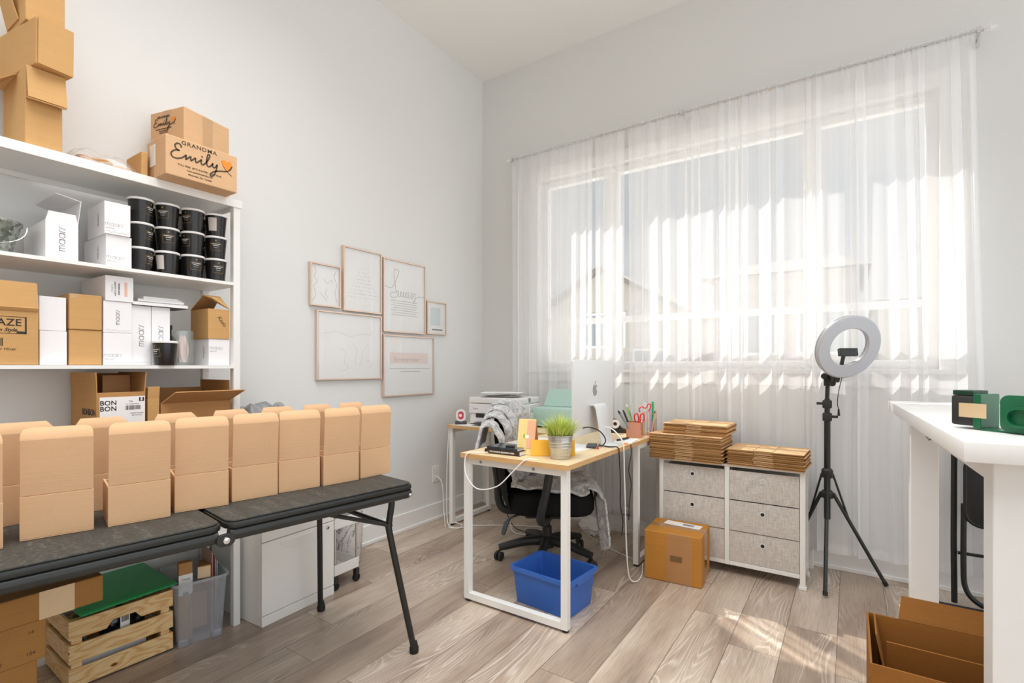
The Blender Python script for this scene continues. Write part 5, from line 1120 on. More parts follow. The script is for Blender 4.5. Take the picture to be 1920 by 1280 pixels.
stick('marker', 'short black marker close to the green pencil in the copper cup', 'marker', in_cup(.0, .015, .006), (-.2, -.2, 1), .14, .006, M['black_plastic'], M['rubber'])
def scissors(label, loc, rz, mat):
    t = thing('scissors', label, 'scissors', loc, rz)
    for s_ in (-1, 1):
        h_ = MB().tube(cr([(s_ * .008, 0, .075), (s_ * .024, 0, .083), (s_ * .03, 0, .105), (s_ * .024, 0, .125), (s_ * .01, 0, .125), (s_ * .005, 0, .1)], 5, closed=True), .004, 8, closed=True).build('handle', mat, t, smooth=True)
        MB().add([(s_ * .004, -.001, .075), (-s_ * .008, -.001, .075), (-s_ * .002, -.001, 0), (s_ * .004, .001, .075), (-s_ * .008, .001, .075), (-s_ * .002, .001, 0)], [(0, 1, 2), (3, 5, 4), (0, 3, 4, 1), (1, 4, 5, 2), (2, 5, 3, 0)]).build('blade', M['chrome'], t)
    return t
scissors('red-handled scissors standing in the copper pencil cup', in_cup(.024, .012, .012), radians(35), M['red'])
t = thing('letter_figure', 'red outline ornament standing up behind the scissors', 'ornament', (1.575, -.43, zd), radians(35))
MB().tube([(0, 0, 0), (0, 0, .15)], .002, 6).build('stem', M['chrome'], t); MB().tube(cr([(-.03, 0, .145), (-.034, 0, .165), (-.018, 0, .18), (.0, 0, .17), (.014, 0, .178), (.02, 0, .195), (.036, 0, .192), (.034, 0, .17), (.022, 0, .15)], 6), .0035, 8).build('outline', M['red'], t, smooth=True)
# wire organiser with tall packets
t = thing('wire_organiser', 'copper wire desk organiser holding packets, at the far corner of the desk', 'organiser', (1.572, -.345, zd), radians(12))
wr, wd2 = .04, .055; b = MB()
for zz in (.003, .085, .135): MB().tube([(-wr, -wd2, zz), (wr, -wd2, zz), (wr, wd2, zz), (-wr, wd2, zz)], .0016, 6, closed=True).build('wire_ring', M['copper'], t)
for x, y in ((-wr, -wd2), (wr, -wd2), (wr, wd2), (-wr, wd2), (wr, 0), (0, -wd2)): MB().tube([(x, y, 0.001), (x, y, .15 if (x, y) in ((wr, wd2), (wr, 0)) else .136)], .0016, 6).build('upright', M['copper'], t)
MB().box(-wr, wr, -wd2, wd2, .0, .0015).build('base_tray', M['copper'], t)
def in_org(x, y, zz): p = RZ(radians(12)) @ Vector((x, y, 0)); return (1.572 + p.x, -.345 + p.y, zd + zz)
slab('green_packet', 'bright green packet standing in the wire organiser', 'packet', in_org(.02, .03, .003), radians(12), .012, .032, .2, M['green_label'])
slab('clear_case', 'tall clear case standing at the back of the wire organiser', 'case', in_org(-.02, -.0, .003), radians(12), .02, .09, .2, M['clear'])
stick('lilac_pen', 'lilac pen standing in the wire organiser', 'pen', in_org(.012, -.02, .004), (-.05, .1, 1), .15, .005, M['lilac'], M['lilac'])
stick('brown_brush', 'dark-tipped brush leaning right in the wire organiser', 'brush', in_org(.02, -.035, .004), (.1, .16, 1), .13, .004, M['pink_print'], M['black_plastic'])
# ---- things on the long desk along the window
t = thing('printer', 'white desktop printer with papers on top, in the corner on the desk', 'printer', (.49, -.375, zd), radians(4))
pw, pd = .215, .16
MB().box(-pw, pw, -pd + .02, pd, .0, .155).build('printer_body', M['label_white'], t, bevel=.008)
MB().box(-pw + .002, pw - .002, -pd + .008, pd - .002, .157, .2).build('scanner_lid', M['white_metal'], t, bevel=.008)
MB().box(-pw + .002, pw - .002, -pd + .008, -pd + .019, .085, .153).build('front_panel', M['white_card'], t, bevel=.003); text('Canon', .016, M['dark_grey'], FY_((-pw + .06, -pd + .0077, .118)), t)
MB().box(-pw + .06, pw - .06, -pd + .012, -pd + .0195, .055, .082).build('paper_slot', M['black_plastic'], t); MB().box(-pw + .05, pw - .05, -pd + .004, -pd + .0195, .022, .05).build('cassette', M['white_card'], t, bevel=.002); MB().box(-pw + .06, pw - .06, -pd - .06, -pd + .003, .012, .017).build('output_tray', M['black_plastic'], t)
for i, (x, y, rz, lab) in enumerate(((-.02, .0, 8, 'lowest'), (.06, .02, -14, 'middle'), (.0, -.02, 22, 'topmost'))):
    m = MB(); m.grid(lambda u, v: ((u - .5) * .3, (v - .5) * .21, .002 + .011 * (.5 + .5 * noise.noise(Vector((u * 3 + 7 * i, v * 3, i))))), 14, 10); o = m.build('paper_sheet', (M['paper'], M['clear'], M['paper'])[i], None, smooth=True)
    o.location = (.49 + x, -.385 + y, zd + .202 + .012 * i); o.rotation_euler = (0, 0, radians(rz)); tag(o, 'creased sheet on the printer lid, %s of the loose pile' % lab, 'paper')
slab('paper_sheet', 'white paper lying in front of the printer at the left end of the desk', 'paper', (.33, -.585, zd), radians(6), .2, .12, .0015, M['paper'])
t = thing('label_maker', 'small white and red label maker on a dark stand near the printer', 'label maker', (.235, -.57, zd), radians(40))
MB().prism(rrect(.085, .07, .012), .022, TR(0, 0, 0)).build('stand', M['dark_grey'], t, bevel=.004, smooth=True)
m = MB(); o_ = rrect(.07, .085, .03, 8); i_ = rrect(.042, .06, .02, 8); n = len(o_)
m.v = [(x, yy, z_ + .066) for yy in (-.025, .025) for x, z_ in o_] + [(x, yy, z_ + .066) for yy in (.025, -.025) for x, z_ in i_]
m.f = [(k * n + i, k * n + (i + 1) % n, ((k + 1) % 4) * n + (i + 1) % n, ((k + 1) % 4) * n + i) for k in range(4) for i in range(n)]
m.build('shell', M['label_white'], t, smooth=True); MB().prism([(x, y) for x, y in rrect(.0415, .0595, .02, 8)], .03, FY_((0, .015, .066))).build('red_core', M['pink'], t, smooth=True)
MB().lathe([(0, -.02), (.011, -.02), (.011, .02), (0, .02)], 18, T=TR(-.004, -.006, .066) @ Matrix.Rotation(radians(90), 4, 'X')).build('label_roll', M['label_white'], t, smooth=True)
# mint cutting machine with smoked lid open
t = thing('cutting_machine', 'mint green craft cutting machine with its lid open, behind the display', 'cutting machine', (1.0, -.3, zd), radians(3))
kw = .26
MB().box(-kw, kw, -.075, .075, 0, .012).build('base', M['dark_grey'], t, bevel=.004)
MB().box(-kw, kw, -.08, .08, .0125, .135).build('machine_body', M['mint'], t, bevel=.012, smooth=True)
MB().sheet([(-kw + .02, .06, .137), (kw - .02, .06, .137), (kw - .03, .1, .26), (-kw + .045, .1, .26)], .006).build('lid', M['mint'], t, bevel=.002)
b = MB().box(-kw + .02, kw - .02, -.115, -.0805, .012, .017); b.build('drop_door', M['mint'], t)
t = thing('craft_brush', 'white brush standing beside the mint machine', 'brush', (.77, -.47, zd)); MB().lathe([(0, 0), (.032, 0), (.034, .008), (.034, .1), (.026, .105), (0, .105)], 20).build('holder', clear('pale_holder', '#e8f0ee', .5, .1), t, smooth=True)
MB().tube([(0, 0, .106), (0, 0, .17)], .005, 8).build('handle', M['label_white'], t, smooth=True); MB().tube([(0, 0, .1705), (0, 0, .183), (0, 0, .205)], [.004, .0075, .009], 10).build('bristles', M['grey_plastic'], t, smooth=True)
# shopping bag / papers on the floor under the desk
crumple('paper_bag', 'crumpled pale paper bag on the floor under the desk', 'bag', (1.17, -.26, .001), .13, .07, .07, M['cab_white'], 5)
# ================================================================ office chair with fleece throw
CHR = radians(30); CC = (1.1, -.8)
t = thing('office_chair', 'black swivel office chair pushed under the desk, facing the display', 'office chair', (CC[0], CC[1], 0), CHR)
for k in range(5):
    a = radians(-172 + 72 * k); c, s_ = cos(a), sin(a)
    lg = MB(); pts = [(.03 * c, .03 * s_, .115), (.12 * c, .12 * s_, .112), (.22 * c, .22 * s_, .092), (.29 * c, .29 * s_, .075)]
    lg.tube(cr(pts, 5), [.03] * 1 + [.03 - .011 * i / 15 for i in range(15)], 10); lg_ = lg.build('leg', M['black_plastic'], t, smooth=True)
    T = TR(.29 * c, .29 * s_, 0) @ RZ(a + .9)
    cs = MB()
    for y0 in (-.023, .005): cs.lathe([(0, 0), (.022, 0), (.0265, .004), (.0265, .014), (.022, .018), (0, .018)], 20, T=T @ TR(0, y0, .0266) @ Matrix.Rotation(radians(-90), 4, 'X'))
    cs.box(-.006, .006, -.0045, .0045, .03, .062, T).build('caster', M['black_plastic'], lg_, smooth=True)
MB().lathe([(0, .075), (.042, .075), (.045, .09), (.042, .135), (.03, .145), (.028, .2), (.0, .2)], 24).lathe([(0, .2005), (.019, .2005), (.019, .28), (0, .28)], 20).build('gas_column', M['black_plastic'], t, smooth=True)
MB().box(-.13, .11, -.09, .09, .265, .322).build('mechanism', M['black_plastic'], t, bevel=.012, smooth=True)
b = MB()
def seat_fn(z_, k): return [(x * k + .02, y * k, z_) for x, y in rrect(.5, .5, .12, 6)]
rows = [seat_fn(.318, .86), seat_fn(.325, .95), seat_fn(.35, 1.0), seat_fn(.405, 1.0), seat_fn(.432, .97), seat_fn(.443, .9), seat_fn(.446, .6)]; n = len(rows[0])
b.v = [p for r in rows for p in r]; b.f = [(k * n + i, k * n + (i + 1) % n, (k + 1) * n + (i + 1) % n, (k + 1) * n + i) for k in range(len(rows) - 1) for i in range(n)] + [tuple(range(n))[::-1], tuple(range((len(rows) - 1) * n, len(rows) * n))]
b.build('seat', M['black_soft'], t, smooth=True, angle=60)
b = MB(); nu, nv = 12, 12
def bk_fn(u, v, off):
    y = (u - .5) * .44 * (1 - .25 * max(0, v - .6) / .4); z_ = .36 + .5 * v
    return (-.245 - .06 * v + .045 * (2 * u - 1) ** 2 + off, y, z_)
for off, fl in ((-.028, 1), (.028, 0)): b.grid(lambda u, v: bk_fn(u, v, off * (1 - .6 * max(abs(2 * u - 1), abs(2 * v - 1)) ** 6)), nu, nv)
b.build('backrest', M['black_soft'], t, smooth=True)
MB().tube(cr([(-.1, 0, .3), (-.24, 0, .29), (-.29, 0, .34), (-.30, 0, .48), (-.32, 0, .6)], 5), .024, 10).build('back_bar', M['black_plastic'], t, smooth=True)
for s_ in (-1, 1):
    ap_ = MB().tube(cr([(.02, s_ * .12, .3), (-.02, s_ * .255, .3), (-.035, s_ * .292, .34), (.0, s_ * .3, .5), (.02, s_ * .3, .63)], 6), .024, 10).build('armrest_post', M['black_plastic'], t, smooth=True)
    MB().prism(rrect(.25, .085, .035), .028, TR(.03, s_ * .302, .632)).build('arm_pad', M['black_plastic'], ap_, bevel=.006, smooth=True)
MB().tube(cr([(-.1, -.08, .3), (-.17, -.13, .3), (-.225, -.165, .275), (-.25, -.185, .2)], 5), [.007] * 10 + [.011, .014, .014, .014, .013, .008], 8).build('lever', M['dark_grey'], t, smooth=True)
# grey fleece throw: folded layers arching over the backrest, running down onto the seat
t = thing('fleece_throw', 'grey fleece throw draped over the back and the seat of the office chair', 'blanket', (CC[0], CC[1], 0), CHR)
def thick(o, tk, sub=1, disp=.005):
    md = o.modifiers.new('thickness', 'SOLIDIFY'); md.thickness = tk; md.offset = 1
    if sub: s2 = o.modifiers.new('soft', 'SUBSURF'); s2.levels = s2.render_levels = sub
    tx = bpy.data.textures.new('pile', 'CLOUDS'); tx.noise_scale = .01; dm = o.modifiers.new('pile', 'DISPLACE'); dm.texture = tx; dm.strength = disp
    tx2 = bpy.data.textures.new('lumps', 'CLOUDS'); tx2.noise_scale = .045; dm = o.modifiers.new('lumps', 'DISPLACE'); dm.texture = tx2; dm.strength = disp * 1.6
NL = 5
def arch(k, u, v):
    """layer k (0 nearest the room): inverted U, v from back hem over the top to the front"""
    f = (k + .12 * u) / NL; y = -.275 + .47 * (k + u) / NL; rim = 1 - .22 * max(0, 1 - u / .22) ** 2
    top_ = .835 + .115 * min(1, f * 1.5) ** .8 - .05 * max(0, f - .75) * 4 - .012 * (1 - rim) / .22
    wd = (.036 + .082 * min(1, f * 1.25)) * rim * (1 - .12 * max(0, u - .8) / .2)
    cxl = -.36 + wd; bz = .66 + .03 * sin(3 * f); fz = .50
    y += .05 * (v - .5) * 1.0
    if v < .35: q = v / .35; return (cxl - wd - .03 * (1 - q) , y - .02 * (1 - q), bz + (top_ - wd * .9 - bz) * q)
    if v < .65: a = pi * (v - .35) / .3; return (cxl - wd * cos(a), y, top_ - wd * .9 + wd * .9 * sin(a))
    q = (v - .65) / .35; return (cxl + wd + .10 * q + .014 * sin(9 * q + k), y + .035 * q, (top_ - wd * .9) * (1 - q) + fz * q)
for k in range(NL):
    m = MB(); m.grid(lambda u, v: arch(k, u * 1.02, v), 8, 40); o = m.build('back_fold', M['fleece'], t, smooth=True, angle=180); thick(o, .016)
def over_seat(u, v):
    x = -.2 + .44 * u; y = -.25 + .46 * v
    z_ = .47 + .013 * sin(15 * v + 5 * u) + .014 * noise.noise(Vector((u * 5, v * 6, 3))) + .03 * max(0, .3 - u)
    if y < -.2: z_ -= .012 * sin(9 * u) ** 2
    return (x, y, z_)
m = MB(); m.grid(over_seat, 40, 36); o = m.build('seat_drape', M['fleece'], t, smooth=True, angle=180); thick(o, .016)
def hang(u, v):
    y = -.235 + .3 * u; b_ = .02 * sin(13 * u + 1.5)
    if v < .3: a = v / .3 * pi / 2; return (.225 + .07 * sin(a) + b_ * v, y, .478 - .06 * (1 - cos(a)))
    q = (v - .3) / .7; return (.295 + b_ + .025 * q, y - .02 * q, .418 - (.24 + .05 * sin(8 * u)) * q)
m = MB(); m.grid(hang, 28, 30); o = m.build('front_drape', M['fleece'], t, smooth=True, angle=180); thick(o, .014)
# ================================================================ blue bin
t = thing('blue_bin', 'blue plastic bin on the floor under the near end of the desk', 'bin', (1.405, -1.263, .0006), radians(-5))
o = tub_shell('bin_wall', M['blue'], t, .3, .215, .335, .25, .176, .003, .012, .02)
pr, pq = rrect(.358, .273, .03), rrect(.33, .245, .02); n = len(pr); m = MB()
m.v = [(x, y, .16) for x, y in pr] + [(x, y, .178) for x, y in pr] + [(x, y, .178) for x, y in pq] + [(x, y, .163) for x, y in pq]
m.f = [(k * n + i, k * n + (i + 1) % n, ((k + 1) % 4) * n + (i + 1) % n, ((k + 1) % 4) * n + i) for k in range(4) for i in range(n)]
m.build('rim', M['blue'], t, smooth=True)
for s_ in (-1, 1): MB().prism(rrect(.13, .02, .008), .012, frame((s_ * .177 - (.012 if s_ > 0 else 0), 0, .152), Y_, Z_) if s_ > 0 else frame((s_ * .177 + .012, 0, .152), -Y_, Z_)).build('handle', M['blue'], t, bevel=.002)
# ================================================================ taped parcel
t, hx, hy, h = carton('taped_parcel', 'glossy taped brown parcel on the floor in front of the fabric drawers', 'box', -.15, .15, -.13, .13, 0, .265, kraft('parcel_board', '#bd8238'), bevel=.006)
t.location = (1.818, -.592, .0006); t.rotation_euler = (0, 0, radians(4))
MB().box(-.03, .1, -hy - .0011, -hy - .0005, 0, h).build('tape_strip', M['tape'], t); MB().box(-hx - .0007, hx + .0007, -.03, .03, h + .0005, h + .0009).build('tape_strip', M['tape'], t); MB().box(hx + .0005, hx + .001, -.05, .03, .0, h).build('tape_strip', M['tape'], t)
plate('shipping_label', TR(.02, .05, h + .0012) @ RZ(radians(-8)), .2, .07, M['label_white'], t); barcode(t, TR(.05, .05, h + .0019) @ RZ(radians(-8)), .06, .03, 7)
plate('printed_patch', FY_((.02, -hy - .0016, h * .5)), .062, .03, mk('faded_print', '#7a5c36', .6, var=.5, scale=200), t)
# ================================================================ fabric drawer unit
DXa, DXb, DYa, DYb, DHt = 1.665, 2.425, -.43, -.195, .615
t = thing('drawer_unit', 'white-framed unit of six grey linen drawers below the window', 'drawer unit', ((DXa + DXb) / 2, (DYa + DYb) / 2, 0))
hx, hy = (DXb - DXa) / 2, (DYb - DYa) / 2
for x in (-hx, -.0125, hx - .025):
    for y in (-hy, hy - .025):
        p = MB().box(x, x + .025, y, y + .025, .02 if x != -.0125 else .055, DHt - .0125).build('post', M['white_metal'], t, bevel=.002)
        if x != -.0125: MB().box(x - .006, x + .031, y - .006, y + .031, 0, .0195).build('foot', M['white_metal'], p, bevel=.004)
MB().box(-hx - .004, hx + .004, -hy - .004, hy + .004, DHt - .012, DHt).build('top_panel', mk('top_board', '#e9e7e3', .4), t, bevel=.002)
for y in (-hy, hy - .02): 
    for x0, x1 in ((-hx + .0255, -.013), (.013, hx - .0255)): MB().box(x0, x1, y + .002, y + .018, .055, .078).build('bottom_rail', M['white_metal'], t, bevel=.002)
for x in (-hx + .002, hx - .018): MB().box(x, x + .014, -hy + .0255, hy - .0255, .055, .075).build('side_rail', M['white_metal'], t, bevel=.002)
ww = (hx * 2 - .075) / 2; zs = [(.08, .248), (.252, .418), (.422, .584)]
for c in (0, 1):
    x0 = -hx + .0265 + c * (ww + .025); x1 = x0 + ww - .003
    for i, (z0, z1) in enumerate(zs):
        pull = .004 if (c, i) in ((0, 1), (1, 1)) else 0
        m = MB(); yf = -hy + .004 - pull
        m.grid(lambda u, v: (x0 + (x1 - x0) * u, yf - .0035 * sin(pi * u) * sin(pi * v) + (.0025 * sin(20 * (u - v * .6)) * max(0, 1 - 2.2 * abs(u - .28)) if (c, i) == (1, 2) else 0), z0 + (z1 - z0) * v), 24, 14)
        k = len(m.v); m.box(x0, x1, yf + .0045, hy - .03, z0, z1 - .012)
        d = m.build('drawer', M['linen'], t, smooth=True)
        zc = z0 + (z1 - z0) * (.66 if i < 2 else .72); xc = x0 + (x1 - x0) * .49
        MB().lathe([(.010, 0), (.0152, 0), (.0152, .002), (.010, .002), (.010, 0)], 24, T=TR(xc, yf - .0036, zc) @ Matrix.Rotation(radians(90), 4, 'X')).build('grommet', M['silver'], d, smooth=True)
        MB().lathe([(0, 0), (.0095, 0), (.0095, .0006), (0, .0006)], 20, T=TR(xc, yf - .0037, zc) @ Matrix.Rotation(radians(90), 4, 'X')).build('finger_hole', M['rubber'] if (c, i) != (1, 2) else M['linen'], d)
# ---- stacks of flattened cartons on top
ke = kraft('flat_carton_edge', '#c58f52', .18); kt = kraft('flat_carton_face', '#dcb487', .05); kd_ = [kraft('flat_carton_edge_%s' % k_, c_, .12) for k_, c_ in (('dark', '#966a3a'), ('mid', '#a97b47'), ('light', '#c4965f'))]
def flat_stack(label0, group, x0, x1, y0, y1, zb, n, tk, seed, rz=0):
    """each flattened carton: a long doubled sheet whose middle stands a little open"""
    rg = random.Random(seed); cx, cy = (x0 + x1) / 2, (y0 + y1) / 2; hx, hy = (x1 - x0) / 2, (y1 - y0) / 2
    for i in range(n):
        o = thing('flattened_carton', label0, 'flattened box', (cx + rg.uniform(-.004, .004), cy + rg.uniform(-.003, .003) - .0012 * i * (1 if seed % 2 else -1), zb + i * tk), rz + radians(rg.uniform(-.8, .8)), group)
        t1 = tk - .0016; a = -hx * .28 + rg.uniform(-.006, .006); b_ = hx * .22 + rg.uniform(-.006, .006); f1 = rg.uniform(-.003, .003)
        lo = t1 * .44
        dk = kd_[rg.randrange(3)]
        zx = .004 * (1 if i % 2 else -1) + rg.uniform(-.002, .002); m = MB().box(-hx + zx, hx + zx, -hy + .004, hy, 0, lo); m.build('folded_sheet', kt if i % 2 else kd_[2], o)
        MB().box(-hx + .001, a, -hy + f1, hy, lo + .0013, t1).build('outer_panel', kt if i == n - 1 else dk, o); MB().box(b_ + .003, hx, -hy - f1, hy, lo + .0013, t1).build('outer_panel', kt if i == n - 1 else dk, o)
        MB().box(a + .003, b_, -hy + .004, hy, lo + .0026, t1 - .0002).build('inner_panel', kt, o)
zt0 = DHt + .0006
flat_stack('flattened carton in the tall lower pile on the left of the drawer unit', 'flattened cartons in the tall left pile', 1.62, 2.03, -.47, -.2, zt0, 15, .01, 3, radians(-2))
flat_stack('flattened carton in the short pile topping the left stack on the drawer unit', 'flattened cartons in the short upper pile', 1.69, 2.045, -.44, -.17, zt0 + 15 * .01 + .0005, 6, .01, 8, radians(-1))
flat_stack('flattened carton in the low pile on the right of the drawer unit', 'flattened cartons in the right pile', 2.055, 2.43, -.455, -.2, zt0, 9, .0103, 5, radians(-3))
# ================================================================ ring light on tripod
px, py = 2.513, -.194
t = thing('ring_light', 'black tripod ring light standing in front of the sheer curtain', 'ring light', (px, py, 0))
for fx_, fy_ in ((2.513, -.462), (2.775, -.15), (2.3, -.135)):
    d = Vector((fx_ - px, fy_ - py, 0)); L0 = d.length; d.normalize()
    top_ = d * .028 + Z_ * .47; foot = d * (L0) + Z_ * .011
    knee = d * .028 + (foot - d * .028 - Z_ * .47) * .28 + Z_ * .47
    lg = MB().tube([top_, foot], .0095, 10).build('leg', M['black_metal'], t, smooth=True)
    MB().tube([foot + (top_ - foot).normalized() * .02, foot], .0115, 10).build('foot_cap', M['rubber'], lg, smooth=True)
    MB().tube([d * .026 + Z_ * .575, d * .03 + (foot - d * .03 - Z_ * .47) * .3 + Z_ * .47], .0055, 8).build('brace', M['black_metal'], t, smooth=True)
MB().lathe([(0, .555), (.026, .555), (.028, .56), (.028, .595), (.02, .605), (0, .605)], 20).build('upper_collar', M['black_plastic'], t, smooth=True)
MB().lathe([(0, .445), (.028, .445), (.03, .45), (.03, .475), (.022, .485), (0, .485)], 20).build('lower_collar', M['black_plastic'], t, smooth=True)
MB().tube([(0, 0, .33), (0, 0, .86)], .0155, 14).build('lower_tube', M['black_metal'], t, smooth=True)
MB().tube([(0, 0, .86), (0, 0, .985)], .0135, 12).build('middle_tube', M['black_metal'], t, smooth=True)
MB().tube([(0, 0, .985), (.002, 0, 1.07)], .0105, 12).build('upper_tube', M['black_metal'], t, smooth=True)
for z0, sx in ((.885, 1), (.955, -1)):
    k = MB().box(-.022, .022, -.018, .018, z0 - .022, z0 + .022).build('clamp', M['black_plastic'], t, bevel=.006, smooth=True)
    MB().box(*sorted((sx * .022, sx * .05)), -.006, .006, z0 - .004, z0 + .01).build('clamp_lever', M['black_plastic'], k, bevel=.002)
hd = MB().box(-.016, .02, -.014, .014, 1.055, 1.125).build('tilt_head', M['black_plastic'], t, bevel=.004, smooth=True)
for (x, z_) in ((-.012, 1.108), (.024, 1.07)): MB().lathe([(0, -.012), (.015, -.012), (.017, -.008), (.017, .01), (.014, .013), (0, .013)], 16, T=TR(x, -.02, z_) @ Matrix.Rotation(radians(90), 4, 'X')).build('tilt_knob', M['black_plastic'], hd, smooth=True)
camv = Vector((2.617 - px, -3.427 - py, 0)).normalized(); rt_ = Vector((.829, .559, 0))
rp_ = Vector((-camv.y, camv.x, 0)); nrm = (camv * .76 + (rp_ * .86 - Z_ * .5) * .62).normalized()
ctr = Vector((.099, -.116, 1.259))
ux = Z_.cross(nrm).normalized(); uy = nrm.cross(ux)
RT = Matrix((ux, uy, nrm)).transposed().to_4x4(); RT.translation = ctr
def ring(prof, name, mat, par=t): o = MB().lathe(prof, 56).build(name, mat, par, smooth=True); o.matrix_local = RT; return o
diffu = mk('opal_diffuser', '#c3c4c9', .45, var=.01)
ring([(.099, -.0), (.103, .006), (.161, .006), (.168, -.001), (.168, -.006), (.099, -.006), (.099, 0)], 'diffuser', diffu)
rh = ring([(.1, -.0065), (.167, -.0065), (.165, -.024), (.157, -.029), (.112, -.029), (.102, -.024), (.1, -.0065)], 'ring_housing', M['grey_plastic'])
o = MB().box(-.018, .018, -.205, -.12, -.05, -.0295).build('yoke', M['black_plastic'], t, bevel=.004); o.matrix_local = RT
o = MB().box(-.008, .008, -.12, -.04, -.03, -.018).build('phone_arm', M['black_plastic'], t, bevel=.002); o.matrix_local = RT
MB().tube([ctr + RT.to_3x3() @ Vector((0, -.19, -.045)), Vector((.003, -.0, 1.12))], .01, 10).build('neck', M['black_plastic'], t, smooth=True)
ph = MB().box(-.045, .045, -.02, .02, -.012, .012).build('phone_clamp', M['black_plastic'], t, bevel=.003)
ph.matrix_local = TR(*(ctr + Vector((-.005, .0, -.025)))) @ Matrix.Rotation(radians(30), 4, 'Z') @ Matrix.Rotation(radians(80), 4, 'X')
MB().tube(cr([ctr + Vector((-.03, .0, -.155)), ctr + Vector((-.045, .0, -.23)), ctr + Vector((-.05, .0, -.29)), ctr + Vector((-.045, .0, -.32))], 5), .0022, 6).build('hanging_lead', M['cable_black'], t, smooth=True)
MB().tube([ctr + Vector((-.045, .0, -.32)), ctr + Vector((-.044, .0, -.355))], [.004, .0065], 8).build('lead_plug', M['cable_black'], t, smooth=True)
# ================================================================ tall white table at the right
HZ = 1.0
P_ = [(2.764, -.5), (2.818, -1.996), (3.62, -1.93), (3.5, -.42)]
t = thing('tall_table', 'tall white table with thick square legs at the right edge', 'table', (3.15, -1.2, 0))
loc = [(x - 3.15, y + 1.2) for x, y in P_]
MB().prism(loc, .045, TR(0, 0, HZ - .045)).build('table_top', M['table_white'], t, bevel=.004, smooth=True)
LW = .092
legs = [(2.83, -.72), (2.874, -1.94), (3.47, -.66), (3.52, -1.88)]
lc = []
for x, y in legs:
    q = [(x - 3.15, y + 1.2), (x + LW - 3.15, y + 1.2), (x + LW - 3.15, y + LW + 1.2), (x - 3.15, y + LW + 1.2)]
    MB().prism(q, HZ - .0456).build('leg', M['table_white'], t, bevel=.003); lc.append(q)
x0 = 2.852 - 3.15
b = MB().add([(2.84 - 3.15, -.626 + 1.2, HZ - .1), (2.862 - 3.15, -.626 + 1.2, HZ - .1), (2.9 - 3.15, -1.845 + 1.2, HZ - .1), (2.878 - 3.15, -1.845 + 1.2, HZ - .1)] + [(2.84 - 3.15, -.626 + 1.2, HZ - .0456), (2.862 - 3.15, -.626 + 1.2, HZ - .0456), (2.9 - 3.15, -1.845 + 1.2, HZ - .0456), (2.878 - 3.15, -1.845 + 1.2, HZ - .0456)], [(0, 1, 2, 3), (4, 7, 6, 5), (0, 4, 5, 1), (1, 5, 6, 2), (2, 6, 7, 3), (3, 7, 4, 0)])
ap_ = b.build('drawer_front', M['table_white'], t)
MB().lathe([(0, 0), (.012, .0), (.02, .006), (.022, .014), (.012, .02), (0, .021)], 20, T=TR(2.853 - 3.15, -1.2 + 1.2, HZ - .072) @ Matrix.Rotation(radians(-90), 4, 'Y')).build('drawer_pull', M['chrome'], ap_, smooth=True)
b = MB().box(2.94 - 3.15, 3.52 - 3.15, -1.9 + 1.2, -1.88 + 1.2, HZ - .1, HZ - .0456); b.build('apron', M['table_white'], t)
# ---- green tape gun
zt_ = HZ + .0006
t = thing('tape_gun', 'dark green metal tape gun with a roll of tape, lying on the tall white table', 'tape gun', (2.962, -1.748, zt_), radians(-40))
MB().box(-.07, .1, -.035, .035, 0, .004).build('base_plate', M['green'], t, bevel=.001)
MB().prism(rrect(.11, .088, .018), .004, frame((.03, -.037, .047), X_, Z_)).build('side_plate', M['green'], t, bevel=.001, smooth=True)
m = MB().lathe([(.012, -.031), (.041, -.031), (.041, .031), (.012, .031), (.012, -.031)], 40, T=TR(.035, 0, .047) @ Matrix.Rotation(radians(90), 4, 'X')); m.build('tape_roll', M['tape_tan'], t, smooth=True)
b = MB(); 
pr, pq = rrect(.13, .05, .024), rrect(.115, .037, .018); n = len(pr)
b.v = [(x + .055, -.0415, z_ + .04) for x, z_ in pr] + [(x + .055, -.056, z_ + .04) for x, z_ in pr] + [(x + .055, -.056, z_ + .04) for x, z_ in pq] + [(x + .055, -.044, z_ + .04) for x, z_ in pq]
b.f = [(k * n + i, k * n + (i + 1) % n, (k + 1) * n + (i + 1) % n, (k + 1) * n + i) for k in range(3) for i in range(n)] + [tuple(range(3 * n, 4 * n))]
b.build('hand_guard', M['green'], t, smooth=True)
MB().lathe([(0, 0), (.011, 0), (.012, .004), (.008, .007), (.005, .004), (0, .004)], 20, T=TR(.07, -.0445, .042) @ Matrix.Rotation(radians(90), 4, 'X')).build('axle_nut', M['chrome'], t, smooth=True)
MB().box(-.085, -.068, -.035, .035, .004, .09).build('front_plate', M['green'], t, bevel=.002)
k = MB().box(-.137, -.0855, -.032, .032, .008, .085); k.build('roller_housing', M['black_plastic'], t, bevel=.006, smooth=True)
MB().box(-.135, -.088, -.028, .028, .0855, .098).build('cutter_cap', M['green_dark'], t, bevel=.002)
MB().box(-.115, -.055, -.0365, -.0355, .03, .066).build('tape_end', M['tape_tan'], t)
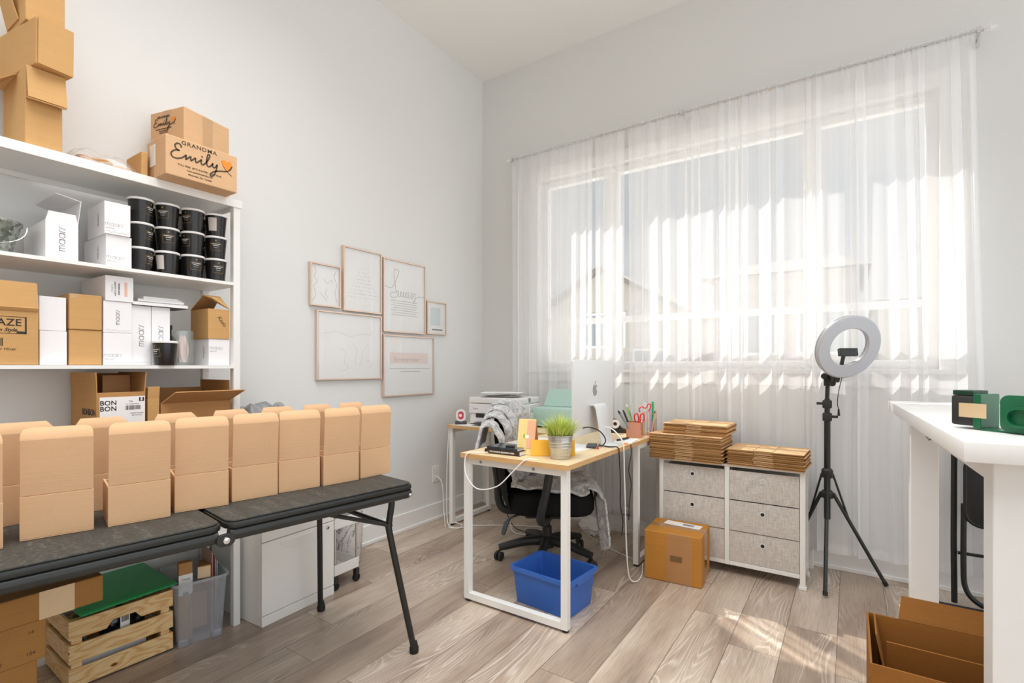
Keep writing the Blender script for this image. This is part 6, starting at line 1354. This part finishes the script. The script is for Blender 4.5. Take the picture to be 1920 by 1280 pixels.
# ================================================================ folded chair by the window wall
t = thing('folding_chair', 'black metal folding chair standing folded against the wall behind the tall table', 'folding chair', (3.243, -.178, 0), radians(0))
lean = .06
for s_ in (-1, 1):
    MB().tube([(s_ * .205, -.018, .0125), (s_ * .205, .0, .3), (s_ * .2, .022, .86)], .0125, 10).build('front_leg', M['black_metal'], t, smooth=True)
MB().tube(cr([(-.172, -.03, .5), (-.175, -.042, .2), (-.168, -.05, .1), (-.13, -.055, .045), (-.06, -.056, .022), (.06, -.056, .022), (.13, -.055, .045), (.168, -.05, .1), (.175, -.042, .2), (.172, -.03, .5)], 5), .0115, 10).build('rear_leg_frame', M['black_metal'], t, smooth=True)
MB().tube([(-.192, -.012, .255), (.192, -.012, .255)], .008, 8).build('cross_bar', M['black_metal'], t, smooth=True)
MB().prism(rrect(.325, .33, .06), .018, frame((0, -.032, .57), X_, Z_)).build('seat', M['black_vinyl'], t, bevel=.006, smooth=True)
MB().tube([(x * 1.0, -.041, z_ + .57) for x, z_ in rrect(.335, .34, .065)], .009, 8, closed=True).build('seat_rim', M['black_metal'], t, smooth=True)
MB().prism(rrect(.36, .17, .04), .012, frame((0, .02, .79), X_, Z_)).build('backrest', M['black_vinyl'], t, bevel=.004, smooth=True)
# ================================================================ rug under the tall table
o = MB().box(2.93, 3.44, -1.05, -.2, .0003, .004).build('rug', M['rug'], None, bevel=.003); tag(o, 'dark rug with pale spots on the floor under the tall white table', 'rug')
# ================================================================ open cartons under the tall table
KD = kraft('raw_carton_inside', '#97632c', .08)
t, hx, hy, h = open_carton('open_carton', 'large open brown carton with upright flaps under the tall table, nearest the camera', 2.665, 3.15, -1.62, -1.245, .001, .29, KD, [('+y', .0, 0, 0)][:0], wt=.006)
MB().sheet([(-hx + .02, hy - .006, h), (-hx + .02, hy - .17, h - .0), (-hx + .06, hy - .19, h - .2), (-hx + .04, hy - .01, h - .2)], .005).build('inner_flap', KD, t)
MB().sheet([(-hx + .05, hy - .16, h - .02), (hx - .02, hy - .16, h - .02), (hx - .02, hy - .13, .06), (-hx + .05, hy - .13, .06)], .005).build('inner_divider', KD, t)
MB().sheet([(-hx + .12, -hy + .02, h - .12), (-hx + .16, -hy + .13, h - .09), (-hx + .13, -hy + .09, .03), (-hx + .05, -hy + .02, .03)], .005).build('inner_wedge', M['kraft'], t)
MB().sheet([(-hx + .09, hy + .0005, h), (hx, hy + .0005, h), (hx, hy + .03, h + .07), (-hx + .1, hy + .03, h + .07)], .005).build('flap', KD, t)
t, hx, hy, h = open_carton('open_carton', 'smaller open pale carton behind the large open one under the tall table', 2.77, 3.0, -1.2, -1.035, .0095, .262, M['kraft'], [], wt=.005)
bpy.context.view_layer.update()
